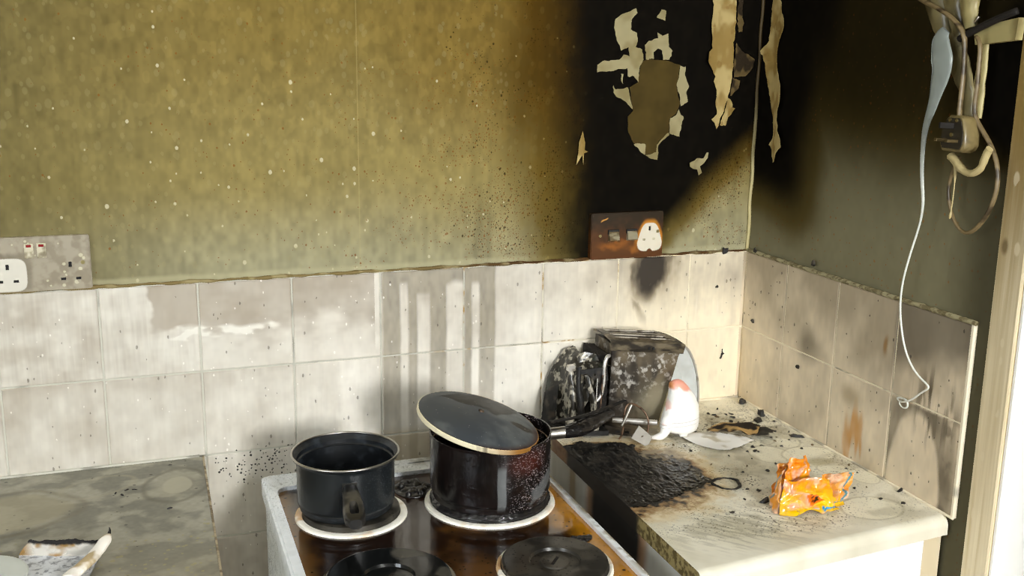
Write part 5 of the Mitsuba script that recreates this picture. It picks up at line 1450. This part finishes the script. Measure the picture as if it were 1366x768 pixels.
k = thing('melted_film_cord', 'pale plastic film stretched into a long thin cord hanging down to the tiles', 'melted plastic')
rb = spline([(-0.05, -0.5328, 0.7019), (-0.053, -0.5280, 0.6850), (-0.055, -0.5349, 0.6667), (-0.054, -0.5362, 0.6496), (-0.053, -0.5302, 0.623), (-0.052, -0.5235, 0.6001), (-0.05, -0.5131, 0.5734), (-0.048, -0.5085, 0.536), (-0.045, -0.5096, 0.4932), (-0.042, -0.513, 0.4556), (-0.038, -0.5008, 0.4096), (-0.034, -0.4844, 0.3671), (-0.03, -0.4725, 0.3242), (-0.028, -0.4709, 0.2946), (-0.026, -0.4765, 0.2606), (-0.024, -0.4887, 0.2282), (-0.022, -0.5076, 0.2052), (-0.02, -0.5262, 0.1941), (-0.019, -0.5363, 0.1878), (-0.018, -0.5262, 0.1775), (-0.017, -0.5108, 0.1642), (-0.016, -0.4963, 0.1535), (-0.015, -0.481, 0.146), (-0.014, -0.4714, 0.1452), (-0.014, -0.4676, 0.1476), (-0.0135, -0.4769, 0.1506), (-0.013, -0.4865, 0.15), (-0.0125, -0.4901, 0.1439), (-0.012, -0.4854, 0.1374), (-0.0125, -0.4776, 0.1367), (-0.013, -0.4726, 0.1406), (-0.0135, -0.4757, 0.1465)], 260)
wd = np.interp(np.linspace(0, 1, 260), [0, .02, .06, .10, .14, .19, .24, .32, .40, 1], [.007, .013, .0165, .0130, .0085, .0055, .0038, .0028, .0014, .0013])
V, F = [], []
tt = np.gradient(rb, axis=0)
tt /= np.linalg.norm(tt, axis=1, keepdims=True)
sd = np.cross(tt, [1, 0, 0])
sd /= np.linalg.norm(sd, axis=1, keepdims=True) + 1e-9
for i in range(260):
    for q in range(8):
        a = 2 * np.pi * q / 8
        V.append(rb[i] + sd[i] * wd[i] * math.cos(a) + np.array([1, 0, 0]) * min(wd[i], .0016) * math.sin(a) + np.array([1, 0, 0]) * .25 * wd[i] * math.cos(a))
for i in range(259):
    for q in range(8):
        a, b = i * 8 + q, i * 8 + (q + 1) % 8
        F += [(a, b, b + 8), (a, b + 8, a + 8)]
g = tm(V, F)
add(k + '__ribbon', g, 'm_film', smooth=True)

# ------------------------------------------------------------------ left foreground
k = thing('charred_tray', 'burnt pale foam tray with a charred back edge on the grey worktop', 'tray')
V, F = [], []
nu, nv = 60, 40
for i in range(nu):
    u = i / (nu - 1)
    for j in range(nv):
        v = j / (nv - 1)
        up = max(0, 1 - v / .30)
        x = -1.284 + (.100 - .022 * max(0, v - .3)) * u + .014 * (1 - u) * up
        y = -.298 - .004 * up - .034 * u - .075 * max(0, v - .30) / .7
        z = .0035 + (.021 + .004 * u) * up ** .85
        V.append((x, y, z))
V = np.array(V)
top_ = V[:, 2] > .0225
V[:, 2] += .0030 * (meshkit.fbm(V * 90, 3, 4) - .5) + top_ * .006 * (meshkit.fbm(V * [160, 1, 1], 3, 9) - .45)
V[:, 1] += .003 * (meshkit.fbm(V * [70, 1, 70], 2, 14) - .5)
V[:, 2] = np.maximum(V[:, 2], .0024)
for i in range(nu - 1):
    for j in range(nv - 1):
        a = i * nv + j
        F += [(a, a + 1, a + nv + 1), (a, a + nv + 1, a + nv)]
g = tm(V, F)
g2 = tm(V + [0, 0, -.002], np.asarray(F)[:, ::-1])
back = [i for i, f in enumerate(F) if f[0] % 40 < 12]
flo = [i for i, f in enumerate(F) if f[0] % 40 >= 12]
add(k + '__back_edge', cat_(g.submesh([back], append=True), g2.submesh([back], append=True)), 'm_tray_burnt', smooth=50, label='brown and black burnt back edge')
add(k + '__floor', cat_(g.submesh([flo], append=True), g2.submesh([flo], append=True)), 'm_tray', smooth=50, label='grey dimpled floor of the tray')
sp = spline([(-1.2177, -0.4003, 0.01), (-1.2076, -0.3849, 0.013), (-1.1952, -0.3738, 0.018), (-1.1845, -0.3572, 0.022), (-1.1771, -0.3455, 0.027), (-1.1723, -0.3373, 0.031), (-1.1695, -0.3332, 0.033)], 40)
add(k + '__side_edge', rough(tube(sp, np.r_[np.linspace(.0105, .0090, 34), [.0085, .0080, .0070, .0060, .0045, .0020]], 14, flat=.55), .0012, 80), 'm_tray_white', smooth=40, label='curled white side edge')
add(k + '__burnt_tip', rough(tube([(-1.1700, -.3335, .034), (-1.1685, -.3310, .037), (-1.1690, -.3290, .041)], [.0022, .0014, .0005], 7), .0006, 150), 'm_char', smooth=40)
C3 = (-1.3270, -0.3620, 0.0)
add('plastic_cover', lathe([(0, .0006), (.052, .0006), (.0560, .003), (.0590, .0075), (.0600, .0095), (.0590, .0115), (.0560, .0125), (.0, .0130)], C3, 72), 'm_pale_plastic', smooth=35, label='pale round plastic lid lying at the lower left corner', cat='lid')
for i, (x, y) in enumerate(((-1.0825, -.026), (-1.150, -.110), (-1.166, -.118), (-1.156, -.128), (-1.1380, -.113), (-1.0900, -.200))):
    add('soot_crumb', flake(x, y, .0050, .0024, i * .7, 500 + i, .0022), 'm_flake', label='tiny dark soot crumb on the grey worktop', cat='soot crumb', group='soot crumbs on the grey worktop')
